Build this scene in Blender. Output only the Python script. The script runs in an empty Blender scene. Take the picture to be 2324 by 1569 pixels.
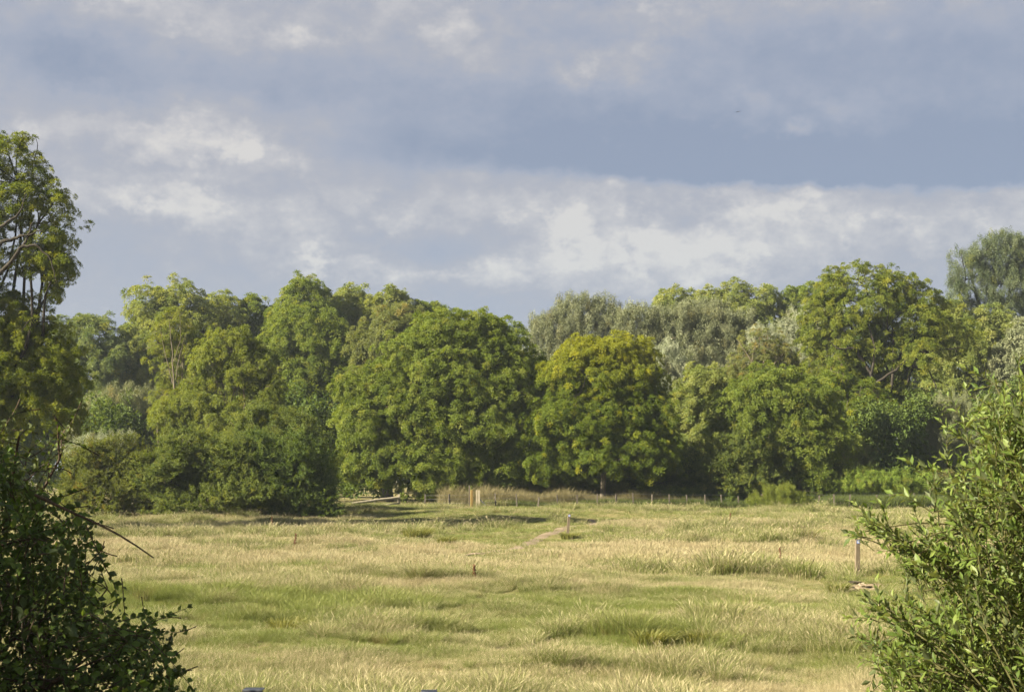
import bpy, math, random
import numpy as np
from mathutils import Vector, Matrix, noise

R = math.radians
RNG = np.random.default_rng(7)
random.seed(7)
scene = bpy.context.scene
COL = scene.collection

# ------------------------------------------------------------------ camera
CAM_H = 3.3                       # metres above the meadow
F = 3226.0                        # focal length in pixels of a 2323 px wide picture (50 mm lens)
CX, CY, HZ = 1161.5, 784.5, 1083.0
PITCH = math.atan((HZ - CY) / F)
cam_d = bpy.data.cameras.new('camera')
cam = bpy.data.objects.new('camera', cam_d); COL.objects.link(cam)
cam.location = (0, 0, CAM_H)
cam.rotation_euler = (math.pi / 2 + PITCH, 0, 0)
cam_d.lens = 50; cam_d.sensor_width = 36
cam_d.clip_start = 0.1; cam_d.clip_end = 9000
cam_d.dof.use_dof = True; cam_d.dof.focus_distance = 95; cam_d.dof.aperture_fstop = 9
scene.camera = cam
cy = scene.cycles
cy.use_adaptive_sampling = True; cy.adaptive_threshold = .02
cy.max_bounces = 4; cy.diffuse_bounces = 3; cy.glossy_bounces = 2; cy.transmission_bounces = 3; cy.caustics_reflective = False; cy.caustics_refractive = False

# ------------------------------------------------------------------ light
EXPO = 1.97
SUN_EL = 29.0                      # degrees above the horizon
SUN_AZ = -114.0                    # clockwise from +Y: on the left, a little behind the camera
SUN_STR = 5.0
HAZE = .00020
scene.view_settings.view_transform = 'Standard'
scene.view_settings.look = 'None'
scene.view_settings.gamma = 1
scene.view_settings.exposure = EXPO
scene.view_settings.use_curve_mapping = False
sd = bpy.data.lights.new('sun', 'SUN'); sd.energy = SUN_STR; sd.angle = R(0.6); sd.color = (1.0, 0.88, 0.70)
sun = bpy.data.objects.new('sun', sd); COL.objects.link(sun)
sv = Vector((math.sin(R(SUN_AZ)) * math.cos(R(SUN_EL)), math.cos(R(SUN_AZ)) * math.cos(R(SUN_EL)), math.sin(R(SUN_EL))))
sun.rotation_euler = sv.to_track_quat('Z', 'Y').to_euler()
sun.location = (-60, 0, 60)


def ray(xd, yd):
    cx, cy = (xd - CX) / F, -(yd - CY) / F
    c, s = math.cos(PITCH), math.sin(PITCH)
    return np.array([cx, c - cy * s, s + cy * c])


def at(xd, yd, Y):
    """point seen at pixel (xd, yd) of the 2323 px picture, Y metres in front of the camera"""
    d = ray(xd, yd)
    return np.array([0, 0, CAM_H]) + d * (Y / d[1])


# ------------------------------------------------------------------ world: Nishita sky under broken cloud
world = bpy.data.worlds.new('World'); scene.world = world; world.use_nodes = True
wt = world.node_tree; wt.nodes.clear()


class NT:
    """tiny helper for node trees"""
    def __init__(s, t): s.t = t

    def n(s, typ, **kw):
        nd = s.t.nodes.new(typ)
        for k, v in kw.items():
            if k == 'ins':
                for i, val in v.items():
                    if hasattr(val, 'is_linked') or hasattr(val, 'links'): s.t.links.new(val, nd.inputs[i])
                    else: nd.inputs[i].default_value = val
            else: setattr(nd, k, v)
        return nd

    def m(s, op, a, b=0.0, c=None, clamp=False):
        ins = {0: a, 1: b}
        if c is not None: ins[2] = c
        return s.n('ShaderNodeMath', operation=op, use_clamp=clamp, ins=ins).outputs[0]

    def smooth(s, x, a, b, lo=0.0, hi=1.0):
        return s.n('ShaderNodeMapRange', interpolation_type='SMOOTHSTEP', ins={0: x, 1: a, 2: b, 3: lo, 4: hi}).outputs[0]

    def mix(s, f, a, b):
        nd = s.n('ShaderNodeMix', data_type='RGBA')
        for i, v in ((0, f), (6, a), (7, b)):
            if hasattr(v, 'links'): s.t.links.new(v, nd.inputs[i])
            else: nd.inputs[i].default_value = v if i == 0 else (*v[:3], 1)
        return nd.outputs[2]

    def ramp(s, f, stops):
        nd = s.n('ShaderNodeValToRGB', ins={0: f}); e = nd.color_ramp.elements
        while len(e) < len(stops): e.new(0.5)
        for el, (p, c) in zip(e, stops): el.position = p; el.color = (*c, 1)
        return nd.outputs[0]

    def noise(s, vec, scale, detail=4, rough=.55, out=0):
        return s.n('ShaderNodeTexNoise', ins={'Vector': vec, 'Scale': scale, 'Detail': detail, 'Roughness': rough}).outputs[out]


W = NT(wt)
tc = W.n('ShaderNodeTexCoord').outputs['Generated']
sp = W.n('ShaderNodeSeparateXYZ', ins={0: tc})
u0 = W.m('ARCTAN2', sp.outputs[0], sp.outputs[1])
v0 = W.m('ARCSINE', sp.outputs[2])
# cloud noise lives in direction space, so it runs on all round
st = W.n('ShaderNodeVectorMath', operation='MULTIPLY', ins={0: tc, 1: (1.0, 1.0, 1.45)}).outputs[0]
nA = W.noise(st, 24.0, 4, .66, 1)
sa = W.n('ShaderNodeSeparateXYZ', ins={0: nA})
u = W.m('MULTIPLY_ADD', sa.outputs[0], .075, W.m('SUBTRACT', u0, .0375))
v = W.m('MULTIPLY_ADD', sa.outputs[1], .050, W.m('SUBTRACT', v0, .025))


def uv(xd, yd):
    d = ray(xd, yd); d = d / np.linalg.norm(d)
    return math.atan2(d[0], d[1]), math.asin(d[2])


# where the clouds in view lie: broad soft masses (x, y, rx, ry, turn, amount) in picture pixels, turned into
# a smooth field over azimuth and height (sum of products of ramps), fading to nothing outside the frame
CLOUDS = [
    (500, 270, 300, 90, 12, .24), (560, 352, 160, 40, -10, .32), (230, 320, 330, 60, 0, .20), (300, 455, 220, 40, 0, .30),
    (430, 480, 90, 90, 50, .22), (620, 515, 170, 55, 0, .26), (720, 602, 95, 34, 0, .46), (912, 632, 50, 22, 0, .24),
    (1430, 140, 160, 70, 10, .38), (1500, 20, 240, 45, 0, .20), (1010, 115, 130, 100, 40, .26), (830, 20, 200, 55, 10, .20),
    (380, 60, 180, 65, 10, .24), (610, 100, 70, 32, 0, .22), (1300, 500, 110, 65, 0, .34), (1270, 592, 220, 34, 4, .38),
    (1115, 635, 95, 30, 0, .34), (1460, 570, 140, 38, 0, .30), (1700, 570, 210, 50, 0, .34), (1560, 640, 200, 30, 0, .34),
    (1900, 490, 160, 50, 0, .28), (2280, 510, 170, 50, 0, .32), (1680, 475, 160, 50, 0, .22), (2050, 590, 220, 40, 0, .14),
    (1060, 470, 280, 70, 0, .14), (1860, 285, 190, 45, 0, .18), (150, 50, 210, 55, 15, .16), (1990, 50, 360, 60, 0, .12),
    (150, 190, 380, 70, -6, -.34), (700, 215, 290, 58, 0, -.34), (620, 140, 240, 50, 0, -.10), (60, 120, 220, 50, 0, -.12), (260, 400, 230, 26, 0, -.18),
    (900, 350, 380, 55, -2, -.16), (1700, 150, 230, 60, 0, -.12), (2200, 190, 320, 100, 0, -.16), (1200, 220, 280, 55, 0, -.12),
    (880, 560, 220, 50, 0, -.14), (1060, 560, 130, 50, 0, -.14), (480, 600, 260, 40, 0, -.08), (900, 700, 500, 40, 0, -.06)]
NS = 32
U0, U1 = uv(-180, 700)[0], uv(2503, 700)[0]; V0, V1 = uv(1161, 840)[1], uv(1161, -110)[1]
uu = np.linspace(U0, U1, NS); vv_ = np.linspace(V0, V1, NS)
gx = CX + np.tan(uu) * F * 1.004; gy = np.interp(vv_, [uv(1161, q)[1] for q in range(1000, -200, -20)], list(range(1000, -200, -20)))
QX, QY = np.meshgrid(gx, gy, indexing='ij')
FLD = np.zeros((NS, NS))
for (bx, by, rx, ry, rot, amp) in CLOUDS:
    cr_, sr_ = math.cos(R(-rot)), math.sin(R(-rot))
    dx, dy = QX - bx, QY - by
    FLD += amp * np.exp(-((dx * cr_ + dy * sr_) / rx) ** 2 - ((-dx * sr_ + dy * cr_) / ry) ** 2)
win = np.clip((NS / 2 - np.abs(np.arange(NS) - (NS - 1) / 2) - .5) / 2.5, 0, 1)
FLD *= win[:, None] * win[None]
Us, Ss, Vs = np.linalg.svd(FLD)
tu = W.m('DIVIDE', W.m('SUBTRACT', u, U0), U1 - U0); tv = W.m('DIVIDE', W.m('SUBTRACT', v, V0), V1 - V0)


def ramp3(fac, cols):
    nd = W.n('ShaderNodeValToRGB', ins={0: fac}); nd.color_ramp.interpolation = 'EASE'; e = nd.color_ramp.elements
    while len(e) < NS: e.new(.5)
    for k in range(NS): e[k].position = k / (NS - 1)
    for k in range(NS): e[k].color = (*[float(q) for q in cols[k]], 1)
    return W.n('ShaderNodeVectorMath', operation='MULTIPLY_ADD', ins={0: nd.outputs[0], 1: (2, 2, 2), 2: (-1, -1, -1)}).outputs[0]


L = W.m('MULTIPLY_ADD', W.noise(st, 15.0, 6, .68), .56, .19)
for g in range(3):
    ks = range(3 * g, 3 * g + 3)
    ca, cb_, wgt = [], [], []
    for k in ks:
        a_, b_ = Us[:, k], Vs[k]; ma, mb = np.abs(a_).max(), np.abs(b_).max()
        ca.append(a_ / ma * .5 + .5); cb_.append(b_ / mb * .5 + .5); wgt.append(float(ma * mb * Ss[k]))
    fu = ramp3(tu, np.stack(ca, 1)); fv = ramp3(tv, np.stack(cb_, 1))
    fw = W.n('ShaderNodeVectorMath', operation='MULTIPLY', ins={0: fu, 1: tuple(wgt)}).outputs[0]
    L = W.m('ADD', L, W.n('ShaderNodeVectorMath', operation='DOT_PRODUCT', ins={0: fw, 1: fv}).outputs['Value'])
L = W.m('ADD', L, W.m('MULTIPLY', W.smooth(L, .30, .75, .25, 1), W.m('MULTIPLY_ADD', W.noise(st, 40.0, 4, .64), 1.0, -.515)))
L = W.m('MULTIPLY_ADD', W.m('MULTIPLY', W.smooth(W.noise(st, 23.0, 5, .58), .50, .62), W.smooth(L, .46, .75)), .18, L)
# the long dark shelf of cloud with a crisp underside
ua, va = uv(1000, 395); ub, vb = uv(2323, 446)
edge = W.m('MULTIPLY_ADD', W.m('SUBTRACT', u0, ua), (vb - va) / (ub - ua), va + .010)
dv = W.m('SUBTRACT', W.m('MULTIPLY_ADD', sa.outputs[2], .022, W.m('SUBTRACT', v0, .005)), edge)
shelf = W.m('MULTIPLY', W.smooth(dv, -.004, .006), W.smooth(dv, .006, .07, 1, 0))
shelf = W.m('MULTIPLY', shelf, W.smooth(u0, uv(600, 0)[0], uv(1850, 0)[0]))
L = W.m('MULTIPLY_ADD', shelf, -.56, L)
L = W.m('MULTIPLY_ADD', W.m('MULTIPLY', W.smooth(dv, -.004, .004, 1, 0), W.smooth(dv, -.16, -.05, .3, 1)), .05, L)
bank = W.m('MULTIPLY', W.m('MULTIPLY', W.smooth(dv, -.002, .012), W.smooth(dv, .06, .20, 1, 0)), W.smooth(u0, uv(500, 0)[0], uv(1300, 0)[0]))
L = W.m('MULTIPLY_ADD', bank, -.20, L)
K = 1.0 / (2 ** EXPO) / 0.1
cl = lambda r, g, b: (r, g, b)
cloud = W.ramp(L, [(0.02, cl(.262, .305, .405)), (.30, cl(.355, .383, .463)), (.55, cl(.433, .449, .505)), (.80, cl(.540, .541, .568)), (1.0, cl(.67, .655, .640))])
cool = W.mix(W.smooth(v0, R(2), R(15), 1, 0), (1, 1, 1), (.95, 1.02, 1.06))
cloud = W.n('ShaderNodeVectorMath', operation='MULTIPLY', ins={0: cloud, 1: cool}).outputs[0]
cloud = W.n('ShaderNodeVectorMath', operation='SCALE', ins={0: cloud, 'Scale': K}).outputs[0]
sky = W.n('ShaderNodeTexSky', sky_type='NISHITA', sun_disc=False, sun_elevation=R(SUN_EL), sun_rotation=R(SUN_AZ), altitude=20, air_density=1.0, dust_density=1.0, ozone_density=1.0)
# a little blue air shows through the thin parts of the cloud
skymix = W.mix(W.smooth(L, .25, .6, .955, .99), sky.outputs[0], cloud)
bg = W.n('ShaderNodeBackground', ins={0: skymix, 1: 0.1})
wo = W.n('ShaderNodeOutputWorld', ins={0: bg.outputs[0]})


# ------------------------------------------------------------------ helpers
def link(name, mesh, parent=None, mat=None, loc=None, **props):
    o = bpy.data.objects.new(name, mesh); COL.objects.link(o)
    if mat is not None and mesh is not None and not mesh.materials: mesh.materials.append(mat)
    if loc is not None: o.location = loc
    if parent is not None:
        o.parent = parent
    for k, val in props.items(): o[k] = val
    return o


def thing(name, label, cat, loc, group=None):
    o = bpy.data.objects.new(name, None); COL.objects.link(o)
    o.location = loc; o['label'] = label; o['category'] = cat
    o.empty_display_size = .3
    if group: o['group'] = group
    return o


def mesh_np(name, V, faces, attrs=None, smooth=False):
    """faces: list of int arrays (n,k). attrs: {name: per-face float array}"""
    me = bpy.data.meshes.new(name)
    V = np.asarray(V, dtype=np.float32).reshape(-1, 3)
    me.vertices.add(len(V)); me.vertices.foreach_set('co', V.ravel())
    faces = [np.asarray(f, dtype=np.int32) for f in faces if len(f)]
    loops = np.concatenate([f.ravel() for f in faces])
    tot = np.concatenate([np.full(len(f), f.shape[1], dtype=np.int32) for f in faces])
    start = np.concatenate([[0], np.cumsum(tot)[:-1]]).astype(np.int32)
    me.loops.add(len(loops)); me.loops.foreach_set('vertex_index', loops)
    me.polygons.add(len(tot)); me.polygons.foreach_set('loop_start', start); me.polygons.foreach_set('loop_total', tot)
    me.polygons.foreach_set('use_smooth', np.full(len(tot), smooth, dtype=bool))
    for k, a in (attrs or {}).items():
        at_ = me.attributes.new(k, 'FLOAT', 'FACE'); at_.data.foreach_set('value', np.asarray(a, dtype=np.float32))
    me.update(calc_edges=True)
    return me


def nrm(a): return a / np.maximum(np.linalg.norm(a, axis=-1, keepdims=True), 1e-9)


class Tubes:
    def __init__(s): s.V = []; s.Fq = []; s.n = 0

    def add(s, pts, rad, sides=5, cap=True):
        pts = np.asarray(pts, float); k = len(pts)
        rad = np.broadcast_to(np.asarray(rad, float), (k,))
        t = nrm(np.gradient(pts, axis=0))
        ref = np.array([0.13, .31, 1.0]) if abs(t[0][2]) < .9 else np.array([1.0, .2, .1])
        a = nrm(np.cross(t, ref)); b = np.cross(t, a)
        ang = np.arange(sides) / sides * 2 * math.pi
        ring = pts[:, None] + rad[:, None, None] * (a[:, None] * np.cos(ang)[None, :, None] + b[:, None] * np.sin(ang)[None, :, None])
        s.V.append(ring.reshape(-1, 3))
        i = np.arange(k - 1)[:, None] * sides; j = np.arange(sides)[None]; j2 = (j + 1) % sides
        q = np.stack([i + j, i + j2, i + sides + j2, i + sides + j], -1).reshape(-1, 4) + s.n
        s.Fq.append(q)
        if cap and sides == 4:
            s.Fq.append(np.array([[s.n + (k - 1) * sides + z for z in range(4)]]))
        s.n += k * sides

    def mesh(s, name, off=(0, 0, 0), smooth=True):
        return mesh_np(name, np.concatenate(s.V) - np.asarray(off), [np.concatenate(s.Fq)], smooth=smooth)


def bend(p0, p1, n=6, wob=.1, sag=0.0, rng=RNG):
    p0, p1 = np.asarray(p0, float), np.asarray(p1, float)
    t = np.linspace(0, 1, n)[:, None]; Ln = np.linalg.norm(p1 - p0)
    k = rng.normal(0, wob * Ln, (2, 3))
    p = p0 + (p1 - p0) * t + np.sin(t * math.pi) * k[0] + np.sin(t * 2 * math.pi) * k[1] * .5
    p[:, 2] += np.sin(t[:, 0] * math.pi) * sag * Ln
    return p


# ------------------------------------------------------------------ terrain
def sstep(x, a, b):
    t = np.clip((x - a) / (b - a), 0, 1); return t * t * (3 - 2 * t)


def gz(x, y):
    x = np.asarray(x, float); y = np.asarray(y, float)
    z = 1.6 * sstep(-y, -18, -7)
    fld = sstep(y, 14, 30) * (1 - sstep(y, 150, 220))
    z = z + .62 * sstep(y, 68, 122) + .25 * np.exp(-((x + 8) / 9) ** 2 - ((y - 112) / 9) ** 2)
    z = z + fld * (.16 * np.sin(x * .31 + 1.3 * np.sin(y * .11)) * np.sin(y * .23 + .7 * np.sin(x * .17)) + .07 * np.sin(x * .9 + y * .4) * np.sin(y * .7 - x * .2) + .06 * np.sin(x * 1.9 + 2 * np.sin(y * .5)) * np.sin(y * 1.5 + 2 * np.sin(x * .6)))
    return z


def ground_at(xd, yd):
    d = ray(xd, yd); lo = 8.0
    ys = np.linspace(8, 400, 6000); p = d[None] * (ys / d[1])[:, None]
    z = CAM_H + p[:, 2] - gz(p[:, 0], ys)
    i = int(np.argmax(z < 0)) if (z < 0).any() else len(ys) - 1
    x, y = p[i, 0], ys[i]
    return np.array([x, y, float(gz(x, y))])


# ------------------------------------------------------------------ materials
def mat(name):
    m = bpy.data.materials.new(name); m.use_nodes = True; m.node_tree.nodes.clear()
    return m, NT(m.node_tree)


def leaf_mat(name, dark, mid, light, yel=None, trans=.42, rough=.6, spec=.2, back=None):
    m, T = mat(name)
    a = T.m('ADD', T.n('ShaderNodeAttribute', attribute_name='tint').outputs['Fac'], T.n('ShaderNodeAttribute', attribute_name='itint', attribute_type='INSTANCER').outputs['Fac'])
    c = T.ramp(a, [(0.05, dark), (.5, mid), (.95, light)])
    if yel:
        y = T.n('ShaderNodeAttribute', attribute_name='iyel', attribute_type='INSTANCER').outputs['Fac']
        c = T.mix(y, c, yel)
    if back:
        g = T.n('ShaderNodeNewGeometry').outputs['Backfacing']
        c = T.mix(g, c, back)
    p = T.n('ShaderNodeBsdfPrincipled', ins={'Base Color': c, 'Roughness': rough, 'Specular IOR Level': spec})
    tcol = T.n('ShaderNodeMix', data_type='RGBA', blend_type='MULTIPLY')
    tcol.inputs[0].default_value = 1.0
    T.t.links.new(c, tcol.inputs[6]); tcol.inputs[7].default_value = (1.45, 1.35, .55, 1)
    tr = T.n('ShaderNodeBsdfTranslucent', ins={0: tcol.outputs[2]})
    mx = T.n('ShaderNodeMixShader', ins={0: trans, 1: p.outputs[0], 2: tr.outputs[0]})
    T.n('ShaderNodeOutputMaterial', ins={0: mx.outputs[0]})
    return m


def wood_mat(name, c1, c2, scale=6.0, rough=.85, stretch=(1, 1, .15), bump=.4):
    m, T = mat(name)
    co = T.n('ShaderNodeTexCoord').outputs['Object']
    sv_ = T.n('ShaderNodeVectorMath', operation='MULTIPLY', ins={0: co, 1: stretch}).outputs[0]
    n1 = T.noise(sv_, scale, 6, .65); n2 = T.noise(co, scale * .35, 3)
    f = T.m('MULTIPLY_ADD', n1, .8, T.m('MULTIPLY_ADD', n2, .7, -.3))
    c = T.ramp(f, [(.2, c1), (.75, c2)])
    b = T.n('ShaderNodeBump', ins={'Strength': bump, 'Distance': .02, 'Height': n1})
    p = T.n('ShaderNodeBsdfPrincipled', ins={'Base Color': c, 'Roughness': rough, 'Specular IOR Level': .2, 'Normal': b.outputs[0]})
    T.n('ShaderNodeOutputMaterial', ins={0: p.outputs[0]})
    return m


def plain_mat(name, c, rough=.5, metal=0.0, scale=12.0, var=.25):
    m, T = mat(name)
    co = T.n('ShaderNodeTexCoord').outputs['Object']
    f = T.noise(co, scale, 5)
    col = T.ramp(f, [(.25, tuple(x * (1 - var) for x in c)), (.75, tuple(min(1, x * (1 + var)) for x in c))])
    p = T.n('ShaderNodeBsdfPrincipled', ins={'Base Color': col, 'Roughness': rough, 'Metallic': metal})
    T.n('ShaderNodeOutputMaterial', ins={0: p.outputs[0]})
    return m


BARK = wood_mat('bark_grey', (.06, .05, .035), (.17, .15, .11), 5.0)
BARK_PALE = wood_mat('bark_pale', (.09, .075, .05), (.20, .175, .12), 5.0)
BARK_DARK = wood_mat('bark_dark', (.018, .016, .012), (.055, .047, .033), 5.0)
M = {
    'ash': leaf_mat('leaf_ash', (0.071, 0.112, 0.019), (0.154, 0.208, 0.033), (0.265, 0.299, 0.067), (0.233, 0.246, 0.044)),
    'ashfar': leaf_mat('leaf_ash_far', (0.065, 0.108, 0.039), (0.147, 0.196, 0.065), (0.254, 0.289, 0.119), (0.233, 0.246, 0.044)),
    'ashlight': leaf_mat('leaf_ash_light', (0.102, 0.150, 0.039), (0.214, 0.258, 0.067), (0.345, 0.357, 0.125), (0.233, 0.246, 0.044)),
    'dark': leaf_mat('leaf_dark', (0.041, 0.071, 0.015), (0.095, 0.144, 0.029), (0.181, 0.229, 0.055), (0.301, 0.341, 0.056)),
    'yellow': leaf_mat('leaf_yellow', (.065, .110, .014), (.125, .175, .020), (.215, .260, .028), (.31, .32, .028)),
    'olive': leaf_mat('leaf_olive', (0.087, 0.122, 0.021), (0.168, 0.209, 0.035), (0.261, 0.290, 0.060), (.215, .235, .040)),
    'tan': leaf_mat('leaf_tan', (0.095, 0.122, 0.037), (0.174, 0.204, 0.068), (0.246, 0.268, 0.105), (0.268, 0.229, 0.074)),
    'willow': leaf_mat('leaf_willow', (0.095, 0.118, 0.058), (0.184, 0.208, 0.112), (0.301, 0.320, 0.193), (0.200, 0.191, 0.077), trans=.2),
    'silver': leaf_mat('leaf_silver', (0.146, 0.176, 0.106), (0.293, 0.328, 0.212), (0.488, 0.514, 0.371), (0.245, 0.234, 0.106), trans=.15),
    'sallow': leaf_mat('leaf_sallow_far', (0.103, 0.126, 0.063), (0.197, 0.222, 0.114), (0.310, 0.325, 0.183), (0.318, 0.269, 0.104), trans=.25),
    'hawyel': leaf_mat('leaf_hawthorn_yellow', (0.065, 0.087, 0.017), (0.125, 0.153, 0.028), (0.202, 0.230, 0.048), (0.206, 0.173, 0.038)),
    'haw': leaf_mat('leaf_hawthorn', (0.048, 0.078, 0.019), (0.117, 0.158, 0.033), (0.214, 0.249, 0.062), (0.233, 0.246, 0.044)),
    'oak': leaf_mat('leaf_oak', (0.059, 0.097, 0.014), (0.149, 0.191, 0.027), (0.295, 0.304, 0.044), (0.226, 0.259, 0.042)),
    'poplar': leaf_mat('leaf_poplar', (0.048, 0.074, 0.036), (0.105, 0.139, 0.066), (0.179, 0.210, 0.118), (0.172, 0.188, 0.032), trans=.25),
    'bank': leaf_mat('leaf_bank', (0.085, 0.136, 0.022), (0.182, 0.263, 0.043), (0.324, 0.385, 0.079), (0.220, 0.211, 0.041)),
}

# ------------------------------------------------------------------ ground sheet
xs = np.concatenate([-np.geomspace(70, 5000, 26)[::-1], np.linspace(-68, 68, 150), np.geomspace(70, 5000, 26)])
ys = np.concatenate([[-3000, -800, -200, -60, -20], np.linspace(-5, 30, 46), np.linspace(31, 140, 130), np.geomspace(142, 6000, 40)])
GX, GY = np.meshgrid(xs, ys)
GV = np.stack([GX, GY, gz(GX, GY)], -1).reshape(-1, 3)
nx, ny = len(xs), len(ys)
ii = (np.arange(ny - 1)[:, None] * nx + np.arange(nx - 1)[None]).ravel()
gme = mesh_np('ground', GV, [np.stack([ii, ii + 1, ii + nx + 1, ii + nx], -1)], smooth=True)
gm, T = mat('meadow_ground')
co = T.n('ShaderNodeTexCoord').outputs['Object']
sc_ = T.n('ShaderNodeVectorMath', operation='MULTIPLY', ins={0: co, 1: (.6, 1.4, 1)}).outputs[0]
n1 = T.noise(sc_, .10, 5); n2 = T.noise(co, 3.0, 6, .7); n3 = T.noise(co, 30.0, 4, .7)
c = T.ramp(n1, [(.35, (.105, .125, .035)), (.5, (.21, .185, .075)), (.65, (.30, .245, .115))])
c = T.mix(T.smooth(n2, .35, .75, 0, .55), c, (.085, .10, .028))
c = T.mix(T.smooth(n3, .4, .8, 0, .5), c, (.30, .25, .12))
b = T.n('ShaderNodeBump', ins={'Strength': .8, 'Distance': .08, 'Height': n3})
pb = T.n('ShaderNodeBsdfPrincipled', ins={'Base Color': c, 'Roughness': .95, 'Specular IOR Level': .1, 'Normal': b.outputs[0]})
T.n('ShaderNodeOutputMaterial', ins={0: pb.outputs[0]})
link('ground', gme, mat=gm, kind='structure')

# trodden path of bare earth
PATH1 = np.array([ground_at(*q)[:2] for q in [(1070, 1258), (1120, 1250), (1168, 1243), (1200, 1232), (1228, 1219), (1250, 1208), (1272, 1199), (1292, 1193)]])
PATH2 = np.array([ground_at(*q)[:2] for q in [(1348, 1191), (1344, 1184), (1338, 1178)]])
PATCH = ground_at(1938, 1334)


def strip(pts, wid):
    d = nrm(np.gradient(pts, axis=0)); nn = np.stack([-d[:, 1], d[:, 0]], -1)
    V = []
    for k in range(5):
        o_ = (k / 4 - .5) * 2
        q = pts + nn * (o_ * wid)[:, None]
        V.append(np.stack([q[:, 0], q[:, 1], gz(q[:, 0], q[:, 1]) + (.03 if 0 < k < 4 else -.02)], -1))
    V = np.stack(V, 1); n = len(pts)
    i = (np.arange(n - 1)[:, None] * 5 + np.arange(4)[None]).ravel()
    return V.reshape(-1, 3), np.stack([i, i + 1, i + 6, i + 5], -1)


def resample(p, n):
    t = np.linspace(0, len(p) - 1, n); k = np.arange(len(p))
    return np.stack([np.interp(t, k, p[:, 0]), np.interp(t, k, p[:, 1])], -1)


SOIL = wood_mat('bare_soil', (.13, .10, .062), (.25, .20, .13), 3.0, stretch=(1, 1, 1), bump=.9)
p1 = resample(PATH1, 40); V1, F1 = strip(p1, .46 + .12 * RNG.random(40))
p2 = resample(PATH2, 20); V2, F2 = strip(p2, .28 + .10 * RNG.random(20))
link('path', mesh_np('path', V1, [F1], smooth=True), mat=SOIL, kind='structure')
link('path', mesh_np('path', V2, [F2], smooth=True), mat=SOIL, kind='structure')


# ------------------------------------------------------------------ trees
_TB = np.random.default_rng(99).random((32, 32, 32)) * 2 - 1


def fbm3(p, s, octv=3):
    """vectorised value noise, about -1..1"""
    out = np.zeros(len(p)); amp = 1.0; tot = 0
    for o_ in range(octv):
        q = p * s * 2 ** o_ + 517.3 + 11.7 * o_
        i = np.floor(q).astype(int); f = q - i; f = f * f * (3 - 2 * f)
        acc = 0
        for dx in (0, 1):
            for dy in (0, 1):
                for dz in (0, 1):
                    w = (f[:, 0] if dx else 1 - f[:, 0]) * (f[:, 1] if dy else 1 - f[:, 1]) * (f[:, 2] if dz else 1 - f[:, 2])
                    acc = acc + w * _TB[(i[:, 0] + dx) % 32, (i[:, 1] + dy) % 32, (i[:, 2] + dz) % 32]
        out += acc * amp; tot += amp; amp *= .5
    return out / tot * 1.5


def crown_points(lobes, n, rng, seed, gz0, hole=.35, shell=.5, rough=.28, back=.45):
    """clump centres through the volume of a union of rough ellipsoids, most of them near the skin"""
    C = np.array([l[0] for l in lobes]); Rr = np.array([l[1] for l in lobes])
    w = Rr[:, 0] * Rr[:, 2]; w = w / w.sum()
    po, no = [], []; got = 0
    for it in range(14):
        m = max(2 * n, 400)
        k = rng.choice(len(C), m, p=w); d = nrm(rng.normal(size=(m, 3)))
        f = 1 + rough * fbm3(d + C[k] * .37 + seed, 2.1) + .85 * rough * fbm3(d + C[k] * .2 + seed * 2, 5.0)
        t = 1 - shell * rng.random(m) ** 1.8 + (rng.random(m) < .12) * rng.random(m) * .18
        p = C[k] + d * Rr[k] * (f * t)[:, None]
        ok = (d[:, 1] < .25) | (rng.random(m) < back)
        ok &= p[:, 2] > gz0 + .15
        q = np.linalg.norm((p[:, None] - C[None]) / Rr[None], axis=2); q[np.arange(m), k] = 9
        ok &= q.min(1) > .55
        if hole > 0: ok &= ~((fbm3(p + seed * 3, .45) > (1 - hole) * .55) & (rng.random(m) < .75))
        po.append(p[ok]); no.append((d / Rr[k])[ok]); got += int(ok.sum())
        if got >= n: break
    return np.concatenate(po)[:n], nrm(np.concatenate(no)[:n])


TRI = [0]


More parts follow.
